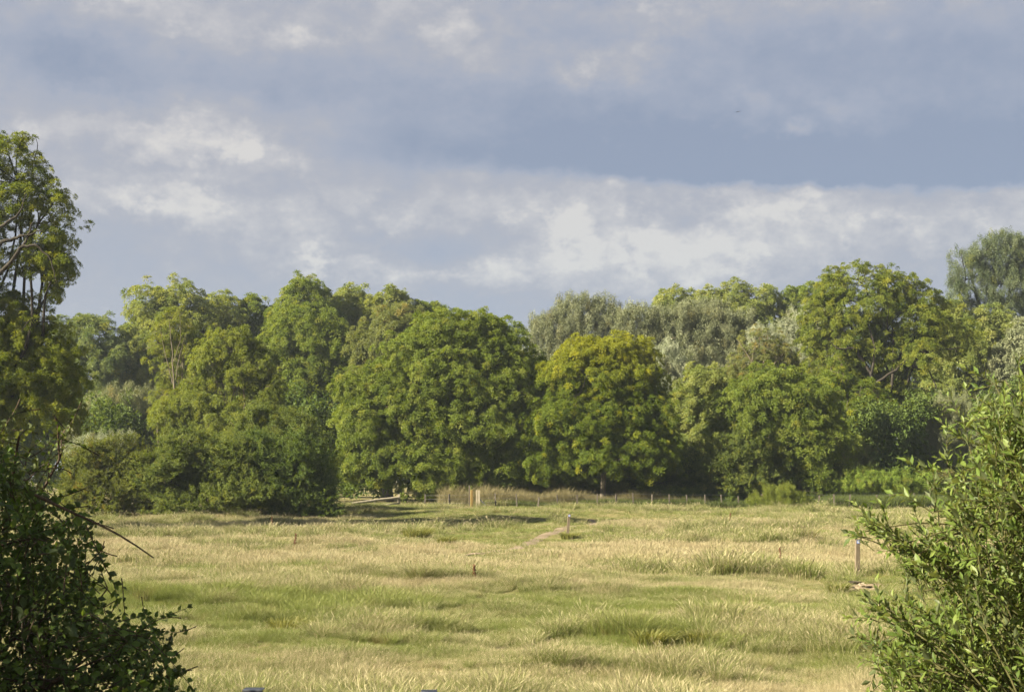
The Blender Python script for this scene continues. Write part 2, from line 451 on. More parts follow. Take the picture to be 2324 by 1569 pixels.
def instance_on(o, protos, attrs):
    """geometry nodes: one instance of protos[idx]'s mesh on every vertex of o (attributes idx, rot, scl; the rest go to the shader)"""
    me = o.data
    for nm, (ty, val) in attrs.items():
        a = me.attributes.new(nm, ty, 'POINT')
        if ty == 'FLOAT_VECTOR': a.data.foreach_set('vector', np.asarray(val, dtype=np.float32).ravel())
        else: a.data.foreach_set('value', np.asarray(val, dtype=np.int32 if ty == 'INT' else np.float32))
    key = tuple(p.name for p in protos)
    ng = _NG.get(key)
    if ng is None:
        ng = bpy.data.node_groups.new('leaf_scatter', 'GeometryNodeTree'); _NG[key] = ng
        ng.interface.new_socket('Geometry', in_out='INPUT', socket_type='NodeSocketGeometry')
        ng.interface.new_socket('Geometry', in_out='OUTPUT', socket_type='NodeSocketGeometry')
        N = ng.nodes; Lk = ng.links.new
        gi = N.new('NodeGroupInput'); go = N.new('NodeGroupOutput'); jn = N.new('GeometryNodeJoinGeometry')

        def na(nm, ty):
            a = N.new('GeometryNodeInputNamedAttribute'); a.data_type = ty; a.inputs[0].default_value = nm; return a.outputs[0]
        ia, ra, sa_ = na('idx', 'INT'), na('rot', 'FLOAT_VECTOR'), na('scl', 'FLOAT')
        for k, p in enumerate(protos):
            oi = N.new('GeometryNodeObjectInfo'); oi.inputs['Object'].default_value = p; oi.inputs['As Instance'].default_value = False
            cmp_ = N.new('FunctionNodeCompare'); cmp_.data_type = 'INT'; cmp_.operation = 'EQUAL'
            Lk(ia, cmp_.inputs[2]); cmp_.inputs[3].default_value = k
            ip = N.new('GeometryNodeInstanceOnPoints')
            Lk(gi.outputs[0], ip.inputs['Points']); Lk(cmp_.outputs[0], ip.inputs['Selection']); Lk(oi.outputs['Geometry'], ip.inputs['Instance'])
            Lk(ra, ip.inputs['Rotation']); Lk(sa_, ip.inputs['Scale']); Lk(ip.outputs[0], jn.inputs[0])
        Lk(jn.outputs[0], go.inputs[0])
    o.modifiers.new('scatter', 'NODES').node_group = ng
    return o


def points_mesh(name, P):
    me = bpy.data.meshes.new(name); me.vertices.add(len(P)); me.vertices.foreach_set('co', np.asarray(P, dtype=np.float32).ravel()); return me


_NG = {}
_CL = {}


def clump_protos(style, pal):
    """unit tufts of leaves (radius about 1, facing +Z): six variants, each 60 to 110 small leaves"""
    if (style, pal) in _CL: return _CL[(style, pal)]
    rng = np.random.default_rng(hash_(style)); out = []
    up = np.array([0, 0, 1.0])
    for k in range(6):
        n, ll, lw = {'ash': (95, .40, .17), 'willow': (105, .42, .10), 'spray': (85, .30, .17), 'fine': (85, .34, .19)}[style]
        off = nrm(rng.normal(size=(n, 3))) * rng.random((n, 1)) ** .45
        if style == 'ash':
            off = nrm(off + up * .5) * np.linalg.norm(off, axis=1, keepdims=True) * [1, 1, .75]
            d = nrm(off * 1.2 + up * .1 + rng.normal(0, .32, (n, 3))); base = off * .78; dr = .25
        elif style == 'willow':
            off = off * [.7, .7, 1.25]; d = nrm(up * rng.uniform(-.9, .9, (n, 1)) + off * .4 + rng.normal(0, .4, (n, 3))); base = off; dr = .12
        elif style == 'spray':
            nl = 4; ax = nrm(rng.normal(0, .55, (nl, 3)) + up); li = rng.integers(0, nl, n); t = rng.random((n, 1))
            base = ax[li] * (t * 1.9 - .5) + rng.normal(0, .09, (n, 3)); d = nrm(ax[li] + rng.normal(0, .7, (n, 3))); dr = .1
        else:
            base = off; d = nrm(rng.normal(size=(n, 3)) + up * .5); dr = .12
        ln = ll * rng.uniform(.6, 1.3, (n, 1)); wd = lw * rng.uniform(.7, 1.25, (n, 1))
        side = nrm(np.cross(d, up + rng.normal(0, .35, (n, 3)))); fold = np.cross(side, d)
        V = np.stack([base, base + d * ln * .5 + side * wd * .5 + fold * wd * .2, base + d * ln - up * ln * dr, base + d * ln * .5 - side * wd * .5 + fold * wd * .2], 1)
        me = mesh_np('leaf_tuft', V.reshape(-1, 3), [np.arange(n * 4).reshape(n, 4)], {'tint': rng.normal(0, .08, n)}); me.materials.append(M[pal])
        out.append(bpy.data.objects.new('leaf_tuft', me))
    _CL[(style, pal)] = out
    return out


def eulers(Z, spin):
    """XYZ Euler angles of frames whose Z axis is Z, turned by spin about it"""
    Z = nrm(Z); ref = np.where(np.abs(Z[:, 2:3]) < .95, np.array([[0, 0, 1.0]]), np.array([[1.0, 0, 0]]))
    X = nrm(np.cross(ref, Z)); Y = np.cross(Z, X)
    c_, s_ = np.cos(spin)[:, None], np.sin(spin)[:, None]
    X, Y = X * c_ + Y * s_, -X * s_ + Y * c_
    return np.stack([np.arctan2(Y[:, 2], Z[:, 2]), -np.arcsin(np.clip(X[:, 2], -1, 1)), np.arctan2(X[:, 1], X[:, 0])], -1)


def leaf_mass(o, cen, nor, cr, style, pal, rng, yel_amt, extra_yel=None):
    n = len(cen); protos = clump_protos(style, pal)
    if style == 'willow': Z = np.array([0, 0, 1.0]) + rng.normal(0, .15, (n, 3)) + nor * .25
    elif style == 'spray': Z = nor * .9 + np.array([0, 0, .35]) + rng.normal(0, .3, (n, 3))
    else: Z = nor * .75 + np.array([0, 0, .5]) + rng.normal(0, .15, (n, 3))
    iy = (rng.random(n) < yel_amt) * rng.random(n) * .9
    if extra_yel is not None: iy = np.clip(iy + extra_yel, 0, 1)
    TRI[0] += 0
    return instance_on(o, protos, {'idx': ('INT', rng.integers(0, 6, n)), 'rot': ('FLOAT_VECTOR', eulers(Z, rng.uniform(0, 6.28, n))), 'scl': ('FLOAT', cr * rng.uniform(.5, 1.55, n)),
                                   'itint': ('FLOAT', np.clip(rng.normal(.5, .14, n), .05, .95)), 'iyel': ('FLOAT', iy)})


def hash_(s):
    h = 5381
    for ch in s: h = (h * 33 + ord(ch)) & 0x7fffffff
    return h


def tree(name, label, cat, D, lobes, pal, style='ash', n=600, per=26, cr=.75, ll=.34, lw=.15, base_x=None, bark=None,
         hole=.35, yel=.10, twigs=60, rough=.28, shell=.5, group=None, bare=0, limb_r=None, flat=.75, back=.45, multi=1, seed=None, stems=(), ytop=0.0):
    """lobes: (x, y, rx, ry[, dy]) in picture pixels at distance D -> rough ellipsoids in metres"""
    sd_ = seed if seed is not None else int(abs(hash_(label)) % 100000)
    rng = np.random.default_rng(sd_)
    ppm = F / D
    LW = []
    for l in lobes:
        dy = l[4] if len(l) > 4 else 0.0
        c_ = at(l[0], l[1], D + dy); k = (D + dy) / D
        LW.append((c_, np.array([l[2] / ppm * k, (l[2] + l[3]) * .5 / ppm * k, l[3] / ppm * k])))
    cx = np.average([l[0][0] for l in LW], weights=[l[1][0] ** 2 for l in LW]) if base_x is None else at(base_x, 1000, D)[0]
    bz = float(gz(cx, D)); base = np.array([cx, D, bz])
    t = thing(name, label, cat, tuple(base), group)
    seedv = rng.uniform(-50, 50, 3)
    n = int(n * 2.9); cr = cr * .60; rough = rough * 1.25
    cen, nor = crown_points(LW, n, rng, seedv, bz, hole, shell, rough, back * .6)
    # wood
    tz = max(l[0][2] + l[1][2] for l in LW); H = tz - bz
    bark = bark or BARK
    tb = Tubes(); br = Tubes()
    r0 = limb_r or max(.05, H * .018)
    low = min(l[0][2] for l in LW)
    top = np.array([np.average([l[0][0] for l in LW]), D + rng.normal(0, .2), bz + max(H * .38, min(low, H * .55) * .8)])
    for mstem in range(multi):
        o2 = rng.normal(0, .25 * (mstem > 0) * (1 + H * .04), 3); o2[2] = 0
        tp = bend(base + o2 - [0, 0, .25], top + o2 * 3, 7, .03, 0, rng)
        tb.add(tp, np.linspace(r0 * 1.15, r0 * .6, 7) / math.sqrt(multi), 8)
    ends = []
    for (c_, r_) in LW:
        s0 = tp[rng.integers(3, 7)]
        e = c_ + np.array([0, 0, r_[2] * .15])
        pth = bend(s0, e, 8, .07, .04, rng)
        br.add(pth, np.linspace(r0 * .55, r0 * .2, 8), 6); ends.append(pth)
    if len(cen):
        pick = rng.choice(len(cen), min(twigs, len(cen)), replace=False)
        allp = np.concatenate(ends)
        for i in pick:
            dd = np.linalg.norm(allp - cen[i], axis=1) + np.maximum(0, allp[:, 2] - cen[i][2]) * .8
            j = np.argsort(dd)[rng.integers(0, 4)]
            pth = bend(allp[j], cen[i] + nor[i] * cr * .3, 6, .06, .05, rng)
            br.add(pth, np.linspace(r0 * .2, max(.012, r0 * .04), 6), 4)
    for (sr0, sr1, sdy, spx) in stems:          # crooked limbs seen through the leaves
        sp_ = np.array([at(q[0], q[1], D + sdy) for q in spx]); tt = np.linspace(0, len(sp_) - 1, 4 * len(sp_))
        sp_ = np.stack([np.interp(tt, np.arange(len(sp_)), sp_[:, c_]) for c_ in range(3)], -1) + rng.normal(0, sr0 * .35, (len(tt), 3))
        br.add(sp_, np.linspace(sr0, sr1, len(sp_)), 6)
    for k in range(bare):                       # bare pale twigs standing out of the crown
        c_, r_ = LW[rng.integers(len(LW))]
        d = nrm(rng.normal(size=3) * [1, .6, .7] + [0, -.6, .5])
        p0 = c_ + d * r_ * .35; p1_ = c_ + d * r_ * rng.uniform(.9, 1.15)
        pth = bend(p0, p1_, 7, .10, 0, rng); br.add(pth, np.linspace(r0 * .22, .012, 7), 4)
        for q in range(3):
            j = rng.integers(2, 6); e = pth[j] + nrm(d + rng.normal(0, .6, 3)) * np.linalg.norm(r_) * rng.uniform(.15, .3)
            br.add(bend(pth[j], e, 5, .12, 0, rng), np.linspace(r0 * .1, .008, 5), 4)
    link('trunk', tb.mesh('trunk', base), t, bark)
    link('branches', br.mesh('branches', base), t, bark)
    ey = ytop * sstep(cen[:, 2] + rng.normal(0, .5, len(cen)), bz + H * .62, bz + H * .95) if ytop else None
    o = link('crown', points_mesh('crown', cen - base), t, kind='stuff')
    leaf_mass(o, cen, nor, cr, style, pal, rng, yel, ey)
    return t


G_FAR = 'tall trees along the back of the wood'
G_MID = 'trees at the edge of the meadow'
G_WIL = 'silver willows in the wood'
G_SHR = 'shrubs along the meadow edge'
far = dict(n=520, per=26, cr=.95, ll=.42, lw=.19, twigs=40, group=G_FAR)
# ---- back row, left to right
tree('ash_tree', 'bluish green rounded tree just right of the tall overhanging tree at left', 'tree', 182,
     [(225, 770, 62, 55), (165, 775, 45, 50), (210, 850, 85, 80), (275, 830, 50, 70), (160, 870, 60, 80), (200, 940, 90, 70)], 'ashfar', **{**far, 'n': 760})
tree('ash_tree', 'tall pale green tree at left behind the half-bare spindly stems', 'tree', 186,
     [(345, 700, 58, 55), (415, 690, 55, 52), (385, 770, 100, 75), (300, 800, 45, 70), (460, 760, 50, 60), (380, 860, 120, 80), (320, 900, 60, 70)], 'ashlight', **{**far, 'n': 860, 'yel': .2})
tree('ash_tree', 'thin airy pale tree between the tall pale tree and the dark green one', 'tree', 192,
     [(500, 705, 40, 42), (520, 755, 50, 60), (480, 800, 60, 60), (520, 850, 70, 70)], 'ashlight', **{**far, 'n': 380, 'hole': .5})
tree('ash_tree', 'small dark green tree on the skyline left of the highest rounded crown', 'tree', 194,
     [(580, 712, 42, 38), (560, 760, 45, 50), (610, 760, 45, 50), (585, 830, 70, 70)], 'ash', **{**far, 'n': 420})
tree('ash_tree', 'highest rounded bright green crown on the left skyline', 'tree', 190,
     [(695, 680, 55, 46), (655, 725, 42, 45), (725, 720, 45, 45), (690, 760, 75, 60), (690, 830, 80, 80)], 'ash', **{**far, 'n': 640, 'hole': .15})
tree('ash_tree', 'bright green skyline tree just right of the highest rounded crown', 'tree', 196,
     [(790, 690, 50, 40), (815, 730, 50, 50), (765, 740, 40, 50), (790, 800, 70, 70)], 'ashlight', **{**far, 'n': 480})
tree('ash_tree', 'yellowish green skyline tree above the brownish crown', 'tree', 194,
     [(885, 695, 42, 40), (855, 725, 40, 45), (905, 740, 40, 45), (870, 800, 65, 70)], 'ashlight', **{**far, 'n': 420, 'yel': .2})
tree('ash_tree', 'narrow green skyline tree right above the left shoulder of the big central tree', 'tree', 196,
     [(950, 715, 32, 32), (985, 708, 22, 24), (970, 755, 45, 45), (985, 820, 60, 60), (1090, 790, 70, 60), (1140, 800, 50, 45)], 'ash', **{**far, 'n': 420})
tree('ash_tree', 'large mid green tree filling the wood between spindly stems and central tree', 'tree', 166,
     [(690, 760, 80, 60), (640, 800, 60, 55), (750, 800, 70, 60), (700, 850, 95, 60), (660, 910, 85, 60), (740, 930, 70, 70), (690, 990, 90, 60), (610, 940, 60, 60), (680, 1060, 100, 60)], 'ash', **{**far, 'n': 1100, 'cr': .85, 'seed': 11})
tree('ash_tree', 'brownish tan crown heavy with seed behind the big central tree', 'tree', 160,
     [(880, 745, 60, 46), (930, 725, 50, 36), (850, 790, 55, 50), (920, 790, 70, 60), (860, 850, 60, 60)], 'tan', **{**far, 'n': 560, 'cr': .75})
tree('ash_tree', 'leafy green tree on the skyline behind the silver willows', 'tree', 212,
     [(1530, 690, 55, 32), (1600, 685, 50, 32), (1665, 670, 45, 34), (1725, 680, 42, 34), (1640, 720, 100, 50), (1540, 730, 60, 45), (1740, 740, 50, 60), (1690, 800, 80, 60)], 'ashlight', **{**far, 'n': 760})
tree('ash_tree', 'dark green skyline tree left of the oak', 'tree', 214,
     [(1800, 690, 36, 36), (1845, 685, 40, 40), (1820, 740, 55, 50), (1790, 800, 60, 60)], 'ash', **{**far, 'n': 380})
tree('poplar_tree', 'tall dark blue-green poplar at the right edge of the skyline', 'tree', 208,
     [(2260, 580, 70, 52), (2330, 590, 70, 60), (2200, 620, 50, 55), (2290, 650, 80, 50), (2175, 670, 35, 40), (2400, 650, 90, 90), (2330, 720, 80, 50), (2240, 700, 45, 40)], 'poplar', 'willow',
     **{**far, 'n': 900, 'per': 30, 'cr': .85, 'll': .34, 'lw': .2, 'hole': .4, 'bark': BARK_DARK, 'twigs': 110, 'base_x': 2330})
tree('ash_tree', 'light green tree in the gap between oak and tall poplar', 'tree', 184,
     [(2150, 725, 45, 40), (2210, 760, 60, 50), (2270, 745, 45, 40), (2170, 820, 70, 60), (2240, 850, 70, 70), (2150, 880, 60, 60), (2310, 830, 50, 80)], 'ashlight', **{**far, 'n': 760})
tree('ash_tree', 'pale silvery green tree at the right edge above the near bush', 'tree', 158,
     [(2330, 790, 55, 60), (2290, 850, 45, 50), (2340, 880, 70, 70), (2260, 890, 45, 40)], 'willow', **{**far, 'n': 420, 'll': .36})
# ---- silver willows
wil = dict(style='willow', n=700, per=34, cr=.85, ll=.40, lw=.10, twigs=60, group=G_WIL, hole=.28, flat=1)
tree('willow_tree', 'silver grey willow with two humps on the skyline right of centre', 'tree', 190,
     [(1310, 715, 55, 46), (1370, 710, 42, 32), (1255, 745, 50, 40), (1330, 760, 80, 50), (1230, 785, 45, 45), (1300, 810, 80, 50), (1390, 760, 40, 50)], 'willow', **wil)
tree('willow_tree', 'large billowing silver willow behind the yellow-topped tree', 'tree', 174,
     [(1450, 730, 60, 40), (1520, 745, 65, 50), (1600, 725, 60, 42), (1650, 760, 60, 60), (1560, 800, 80, 60), (1640, 830, 70, 70), (1460, 790, 60, 50), (1590, 890, 110, 60), (1700, 800, 30, 60)], 'willow', **{**wil, 'n': 1150, 'back': .35})
tree('willow_tree', 'small pale silver willow tucked right of the yellow-topped tree', 'tree', 152,
     [(1520, 825, 38, 40), (1500, 870, 40, 40), (1540, 880, 40, 40), (1520, 930, 50, 40)], 'silver', **{**wil, 'n': 340, 'cr': .7})
tree('willow_tree', 'whitest willow mound between the brown-twigged tree and the oak', 'tree', 168,
     [(1840, 735, 55, 44), (1795, 765, 45, 36), (1880, 750, 40, 50), (1830, 800, 70, 50)], 'silver', **{**wil, 'n': 520, 'cr': .7})
tree('willow_tree', 'tiny pale willow tip just above the brown-twigged tree', 'tree', 166,
     [(1728, 770, 30, 30), (1735, 810, 35, 40), (1720, 850, 40, 40)], 'silver', **{**wil, 'n': 200, 'cr': .65})
tree('willow_thicket', 'low grey-green willow thicket in the dip behind the yellowish hawthorn', 'shrub', 150,
     [(290, 925, 60, 48), (235, 940, 50, 45), (345, 925, 45, 42), (280, 985, 90, 50), (200, 985, 50, 50), (370, 980, 50, 50), (290, 1050, 110, 50)], 'sallow', **{**wil, 'n': 760, 'cr': .7})
# ---- the oak and its neighbours on the right
tree('oak_tree', 'big spreading oak with crooked dark limbs, right of centre', 'tree', 158,
     [(1945, 640, 60, 42), (1890, 655, 45, 40), (2025, 655, 60, 38), (2095, 690, 48, 42), (1960, 700, 100, 50), (2060, 740, 90, 55), (1930, 770, 85, 55), (2150, 760, 65, 42), (1990, 820, 80, 45), (2090, 810, 50, 40, -3), (1880, 830, 60, 60), (1900, 900, 70, 60), (2060, 930, 55, 50), (2080, 985, 45, 45), (2010, 890, 50, 50), (1850, 740, 40, 60)],
     'oak', n=1500, per=26, cr=.68, ll=.30, lw=.16, bark=BARK_DARK, hole=.3, yel=.08, twigs=150, limb_r=.36, base_x=1990, stems=[(.26, .08, -2.5, [(2005, 990), (1992, 900), (1975, 850), (1940, 790), (1915, 750)]), (.17, .04, -3.2, [(1985, 870), (2030, 840), (2070, 800), (2120, 795), (2185, 790)]), (.16, .05, -3.5, [(2070, 830), (2105, 840), (2125, 880)]), (.15, .04, -3, [(1975, 850), (1985, 790), (1970, 730)]), (.12, .03, -3, [(1940, 790), (1900, 790), (1880, 770)]), (.12, .04, -3, [(2000, 930), (2050, 960), (2075, 990)])], group=G_MID, rough=.34)
tree('ash_tree', 'large dark green ash in shade left of the oak', 'tree', 130,
     [(1760, 900, 90, 65), (1690, 930, 80, 60), (1830, 930, 80, 70), (1740, 1000, 110, 70), (1840, 1020, 85, 80), (1660, 1000, 70, 60), (1800, 1070, 100, 50), (1700, 1070, 90, 50)],
     'ash', n=1300, per=30, cr=.65, ll=.28, lw=.13, yel=.08, group=G_MID, hole=.3)
tree('ash_tree', 'light yellow-green ash between yellow-topped tree and dark ash', 'tree', 142,
     [(1600, 870, 55, 42), (1650, 880, 50, 42), (1560, 920, 50, 48), (1610, 950, 70, 60), (1580, 1010, 70, 60), (1600, 1060, 80, 50)],
     'ashlight', n=620, per=30, cr=.68, ll=.30, lw=.14, group=G_MID, hole=.3)
tree('dying_tree', 'sparse brown-leaved tree with bare forked twigs above the dark ash', 'tree', 140,
     [(1725, 800, 55, 50), (1690, 830, 40, 45), (1775, 830, 45, 45), (1730, 870, 60, 40)], 'tan', n=190, per=20, cr=.5, ll=.24, lw=.11,
     bark=BARK_PALE, hole=.55, yel=.4, twigs=110, bare=18, limb_r=.22, stems=[(.13, .03, -1.5, [(1735, 900), (1730, 840), (1742, 760)]), (.09, .02, -1.5, [(1732, 870), (1700, 810), (1672, 770)]), (.09, .02, -1.5, [(1735, 860), (1765, 810), (1790, 795)]), (.06, .015, -1.5, [(1705, 820), (1715, 780), (1710, 750)])], group=G_MID)
tree('ash_tree', 'small yellowish ash with pale bare branches in front of the oak', 'tree', 150,
     [(1950, 900, 55, 42), (1925, 945, 50, 50), (1985, 950, 45, 50), (1950, 1000, 70, 45), (1900, 860, 35, 40)], 'yellow', n=380, per=24, cr=.6, ll=.27, lw=.12, bark=BARK_PALE, hole=.5, twigs=90, bare=10, yel=.2, group=G_MID)
tree('hawthorn_bush', 'grey-green rounded hawthorn standing against the dark ash', 'shrub', 128,
     [(1690, 1025, 62, 50), (1640, 1050, 50, 48), (1735, 1060, 50, 48), (1680, 1090, 85, 42)], 'haw', 'spray', n=620, per=26, cr=.5, ll=.17, lw=.10, yel=.25, twigs=60, hole=.3, group=G_SHR, bark=BARK_DARK)
tree('dark_shrub', 'dark evergreen shrub under the oak trunk', 'shrub', 152,
     [(2000, 1030, 50, 40), (2035, 1055, 45, 40), (1985, 1070, 50, 35)], 'dark', 'fine', n=320, per=24, cr=.6, ll=.22, lw=.12, group=G_SHR)
tree('sallow_bush', 'grey-green sallow behind the near bush at right', 'shrub', 151,
     [(2140, 940, 50, 45), (2190, 950, 60, 50), (2110, 1000, 50, 50), (2170, 1020, 80, 55), (2260, 990, 70, 60), (2100, 1060, 55, 40), (2200, 1080, 100, 40)], 'sallow', 'willow', n=760, per=30, cr=.65, ll=.26, lw=.10, group=G_SHR)
tree('elder_bush', 'pale tan-green scrub with dead stalks beside the bright bank', 'shrub', 147,
     [(1905, 1045, 40, 36), (1945, 1035, 45, 34), (1970, 1065, 55, 32), (1900, 1080, 40, 30)], 'tan', 'fine', n=340, per=24, cr=.5, ll=.2, lw=.11, bark=BARK_PALE, bare=10, group=G_SHR)
tree('bramble_bank', 'bright green creeper-covered bank right of the dark ash', 'shrub', 144,
     [(1960, 1094, 60, 26), (2030, 1092, 60, 26), (1900, 1100, 45, 22), (2090, 1098, 50, 24)], 'bank', 'fine', n=520, per=24, cr=.4, ll=.20, lw=.15, hole=.1, group=G_SHR, rough=.35)
tree('dock_scrub', 'brownish dead scrub at the right end of the bright bank', 'shrub', 146,
     [(2080, 1082, 45, 20), (2130, 1088, 45, 22)], 'tan', 'fine', n=170, per=20, cr=.4, ll=.18, lw=.08, bare=14, bark=BARK_PALE, yel=.7, group=G_SHR)
tree('gorse_bush', 'small olive bush with pale feathery tips at the field edge', 'shrub', 121,
     [(1770, 1132, 45, 26), (1730, 1142, 32, 18), (1805, 1142, 32, 18)], 'olive', 'willow', n=300, per=26, cr=.4, ll=.26, lw=.06, hole=.3, group=G_SHR, bark=BARK_DARK, limb_r=.06, rough=.5)
# ---- centre
tree('ash_tree', 'biggest round green tree in the middle of the meadow edge', 'tree', 129,
     [(1040, 755, 110, 56), (1110, 790, 90, 70), (960, 800, 90, 66), (1040, 850, 140, 80), (880, 880, 80, 66), (1150, 880, 90, 80), (810, 880, 62, 40), (960, 930, 120, 80), (1080, 970, 130, 80), (830, 970, 75, 70), (880, 1040, 100, 62), (1010, 1050, 120, 62), (1120, 1050, 80, 60), (1205, 850, 40, 60, 4), (1000, 1100, 110, 40), (820, 1050, 60, 50)],
     'ash', n=3000, per=30, cr=.62, ll=.29, lw=.13, yel=.05, hole=.12, twigs=160, limb_r=.38, group=G_MID, rough=.2, shell=.8, seed=5)
tree('maple_tree', 'yellow-topped tree right of the big central tree', 'tree', 127,
     [(1330, 810, 75, 46), (1420, 800, 75, 42), (1290, 860, 70, 55), (1450, 860, 60, 60), (1370, 870, 100, 60), (1330, 950, 120, 70), (1450, 950, 80, 70), (1260, 980, 65, 60), (1380, 1030, 120, 60), (1480, 1030, 70, 60), (1240, 1050, 55, 45)],
     'yellow', n=2700, per=30, cr=.50, ll=.27, lw=.13, yel=.16, hole=.3, twigs=150, group=G_MID, rough=.24, shell=.75, seed=9, ytop=.62)
tree('dark_shrub', 'dark green shade-grown shrubs below the yellow-topped tree', 'shrub', 133,
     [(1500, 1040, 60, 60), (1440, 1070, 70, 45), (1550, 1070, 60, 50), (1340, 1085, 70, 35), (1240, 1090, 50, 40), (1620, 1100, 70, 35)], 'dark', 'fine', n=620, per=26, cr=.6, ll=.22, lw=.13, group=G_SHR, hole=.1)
tree('bramble_patch', 'yellowish bramble mound behind the fence under the yellow-topped tree', 'shrub', 131,
     [(1250, 1104, 50, 26), (1330, 1100, 58, 24), (1395, 1110, 42, 20), (1210, 1112, 34, 26)], 'olive', 'fine', n=460, per=26, cr=.38, ll=.17, lw=.11, hole=.15, group=G_SHR, rough=.3, yel=.25, limb_r=.05)
tree('bramble_patch', 'dark low bramble along the fence right of the yellowish mound', 'shrub', 128,
     [(1480, 1124, 60, 20), (1560, 1128, 60, 20), (1640, 1130, 60, 20), (1850, 1132, 40, 20)], 'dark', 'fine', n=420, per=26, cr=.36, ll=.17, lw=.11, hole=.15, group=G_SHR, rough=.3, limb_r=.05)
# ---- left of centre: thin ashes behind the thicket
tree('spindly_ash', 'half-bare spindly ash with pale upright stems at left', 'tree', 140,
     [(395, 740, 45, 42), (370, 790, 40, 45), (425, 790, 35, 50), (400, 850, 45, 40), (375, 900, 40, 40)], 'olive', n=170, per=22, cr=.55, ll=.26, lw=.12, bark=BARK_PALE, hole=.5, twigs=130, bare=8, limb_r=.16, multi=3, yel=.5, stems=[(.11, .02, -2, [(396, 930), (394, 850), (390, 790), (384, 720)]), (.055, .012, -2, [(395, 890), (404, 820), (424, 750)]), (.055, .012, -2, [(392, 870), (374, 800), (362, 735)]), (.05, .012, -2, [(425, 910), (445, 830), (470, 785)]), (.045, .012, -2, [(394, 820), (410, 770), (408, 710)])], group=G_MID)
tree('thin_ash', 'thin yellow-green ash with pale branches behind the thicket', 'tree', 130,
     [(520, 790, 60, 45), (480, 830, 50, 55), (570, 830, 60, 50), (530, 890, 80, 60), (600, 900, 50, 60), (450, 920, 70, 60), (530, 960, 100, 50), (400, 950, 60, 45)],
     'olive', n=760, per=26, cr=.58, ll=.27, lw=.12, bark=BARK_PALE, hole=.5, twigs=150, bare=7, limb_r=.2, stems=[(.07, .015, -1.5, [(540, 990), (556, 910), (548, 850), (560, 800)]), (.05, .015, -1.5, [(556, 920), (590, 885), (625, 868)]), (.05, .015, -1.5, [(530, 960), (505, 900), (485, 850)]), (.05, .012, -2.5, [(560, 930), (610, 945), (645, 975)])], group=G_MID, yel=.15)
tree('ivy_thicket', 'dark leafy thicket rising behind the hawthorns at left', 'shrub', 109,
     [(630, 975, 58, 46), (580, 955, 46, 40), (690, 1005, 46, 50), (550, 1010, 60, 40), (640, 1040, 90, 50), (715, 1075, 48, 55)], 'haw', 'fine', n=760, per=26, cr=.55, ll=.22, lw=.12, group=G_SHR, yel=.15, bare=6, bark=BARK_PALE)
tree('poplar_sapling', 'white-leaved sapling behind the yellowish hawthorn', 'shrub', 121,
     [(205, 1010, 38, 26), (260, 1000, 45, 20), (175, 1030, 30, 30), (210, 1060, 45, 40)], 'silver', 'willow', n=190, per=26, cr=.4, ll=.22, lw=.09, hole=.2, group=G_SHR)
haw = dict(style='spray', per=28, cr=.48, ll=.16, lw=.10, twigs=70, group=G_SHR, bark=BARK_DARK, rough=.42, hole=.25)
tree('hawthorn_bush', 'yellowish-brown hawthorn at the left end of the thicket', 'shrub', 103,
     [(265, 1042, 56, 48), (205, 1062, 46, 50), (320, 1065, 44, 50), (240, 1120, 85, 58), (325, 1135, 60, 45), (180, 1118, 34, 54)], 'hawyel', n=900, yel=.12, seed=21, **haw)
tree('hawthorn_bush', 'green hawthorn with arching sprays in the middle of the thicket', 'shrub', 102,
     [(400, 1045, 52, 52), (470, 1062, 60, 44), (530, 1040, 50, 46), (380, 1095, 60, 55), (460, 1132, 110, 52), (560, 1118, 70, 60), (430, 1000, 30, 34)], 'haw', n=1100, yel=.06, seed=22, **haw)
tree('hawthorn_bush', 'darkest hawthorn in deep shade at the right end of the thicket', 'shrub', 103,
     [(630, 1055, 66, 62), (690, 1060, 50, 64), (600, 1128, 80, 56), (690, 1136, 72, 50), (738, 1132, 28, 44), (590, 1030, 34, 40)], 'dark', n=1250, yel=.02, seed=23, **haw)  # dark leaf palette carries the shade on this end of the thicket
# ---- tall overhanging ash at the left edge
tree('overhanging_ash', 'tall ash leaning in at the left edge of the picture', 'tree', 83,
     [(20, 360, 62, 52), (-60, 380, 110, 90), (75, 400, 50, 45), (40, 460, 95, 60), (120, 470, 52, 48), (130, 530, 62, 40), (90, 590, 66, 42), (140, 610, 44, 38), (120, 668, 26, 26),
      (-80, 560, 80, 120), (20, 700, 70, 48), (70, 745, 62, 50), (-60, 760, 120, 90), (120, 800, 66, 55), (60, 850, 100, 70), (150, 870, 52, 55), (90, 930, 90, 50), (160, 940, 40, 34), (-40, 930, 100, 90), (-240, 500, 150, 200), (-240, 800, 180, 180)],
     'oak', n=4400, per=26, cr=.40, ll=.22, lw=.085, bark=BARK_DARK, hole=.30, yel=.22, twigs=240, limb_r=.24, base_x=-150, rough=.34, shell=.6, seed=3, stems=[(.15, .04, -3, [(-30, 640), (15, 605), (48, 560), (66, 535), (74, 505)]), (.14, .03, -3, [(-20, 560), (25, 540), (60, 535), (95, 525)]), (.10, .02, -3, [(48, 560), (80, 555), (110, 580), (130, 640)]), (.10, .02, -3, [(-10, 520), (40, 490), (60, 440)])], group=G_MID)
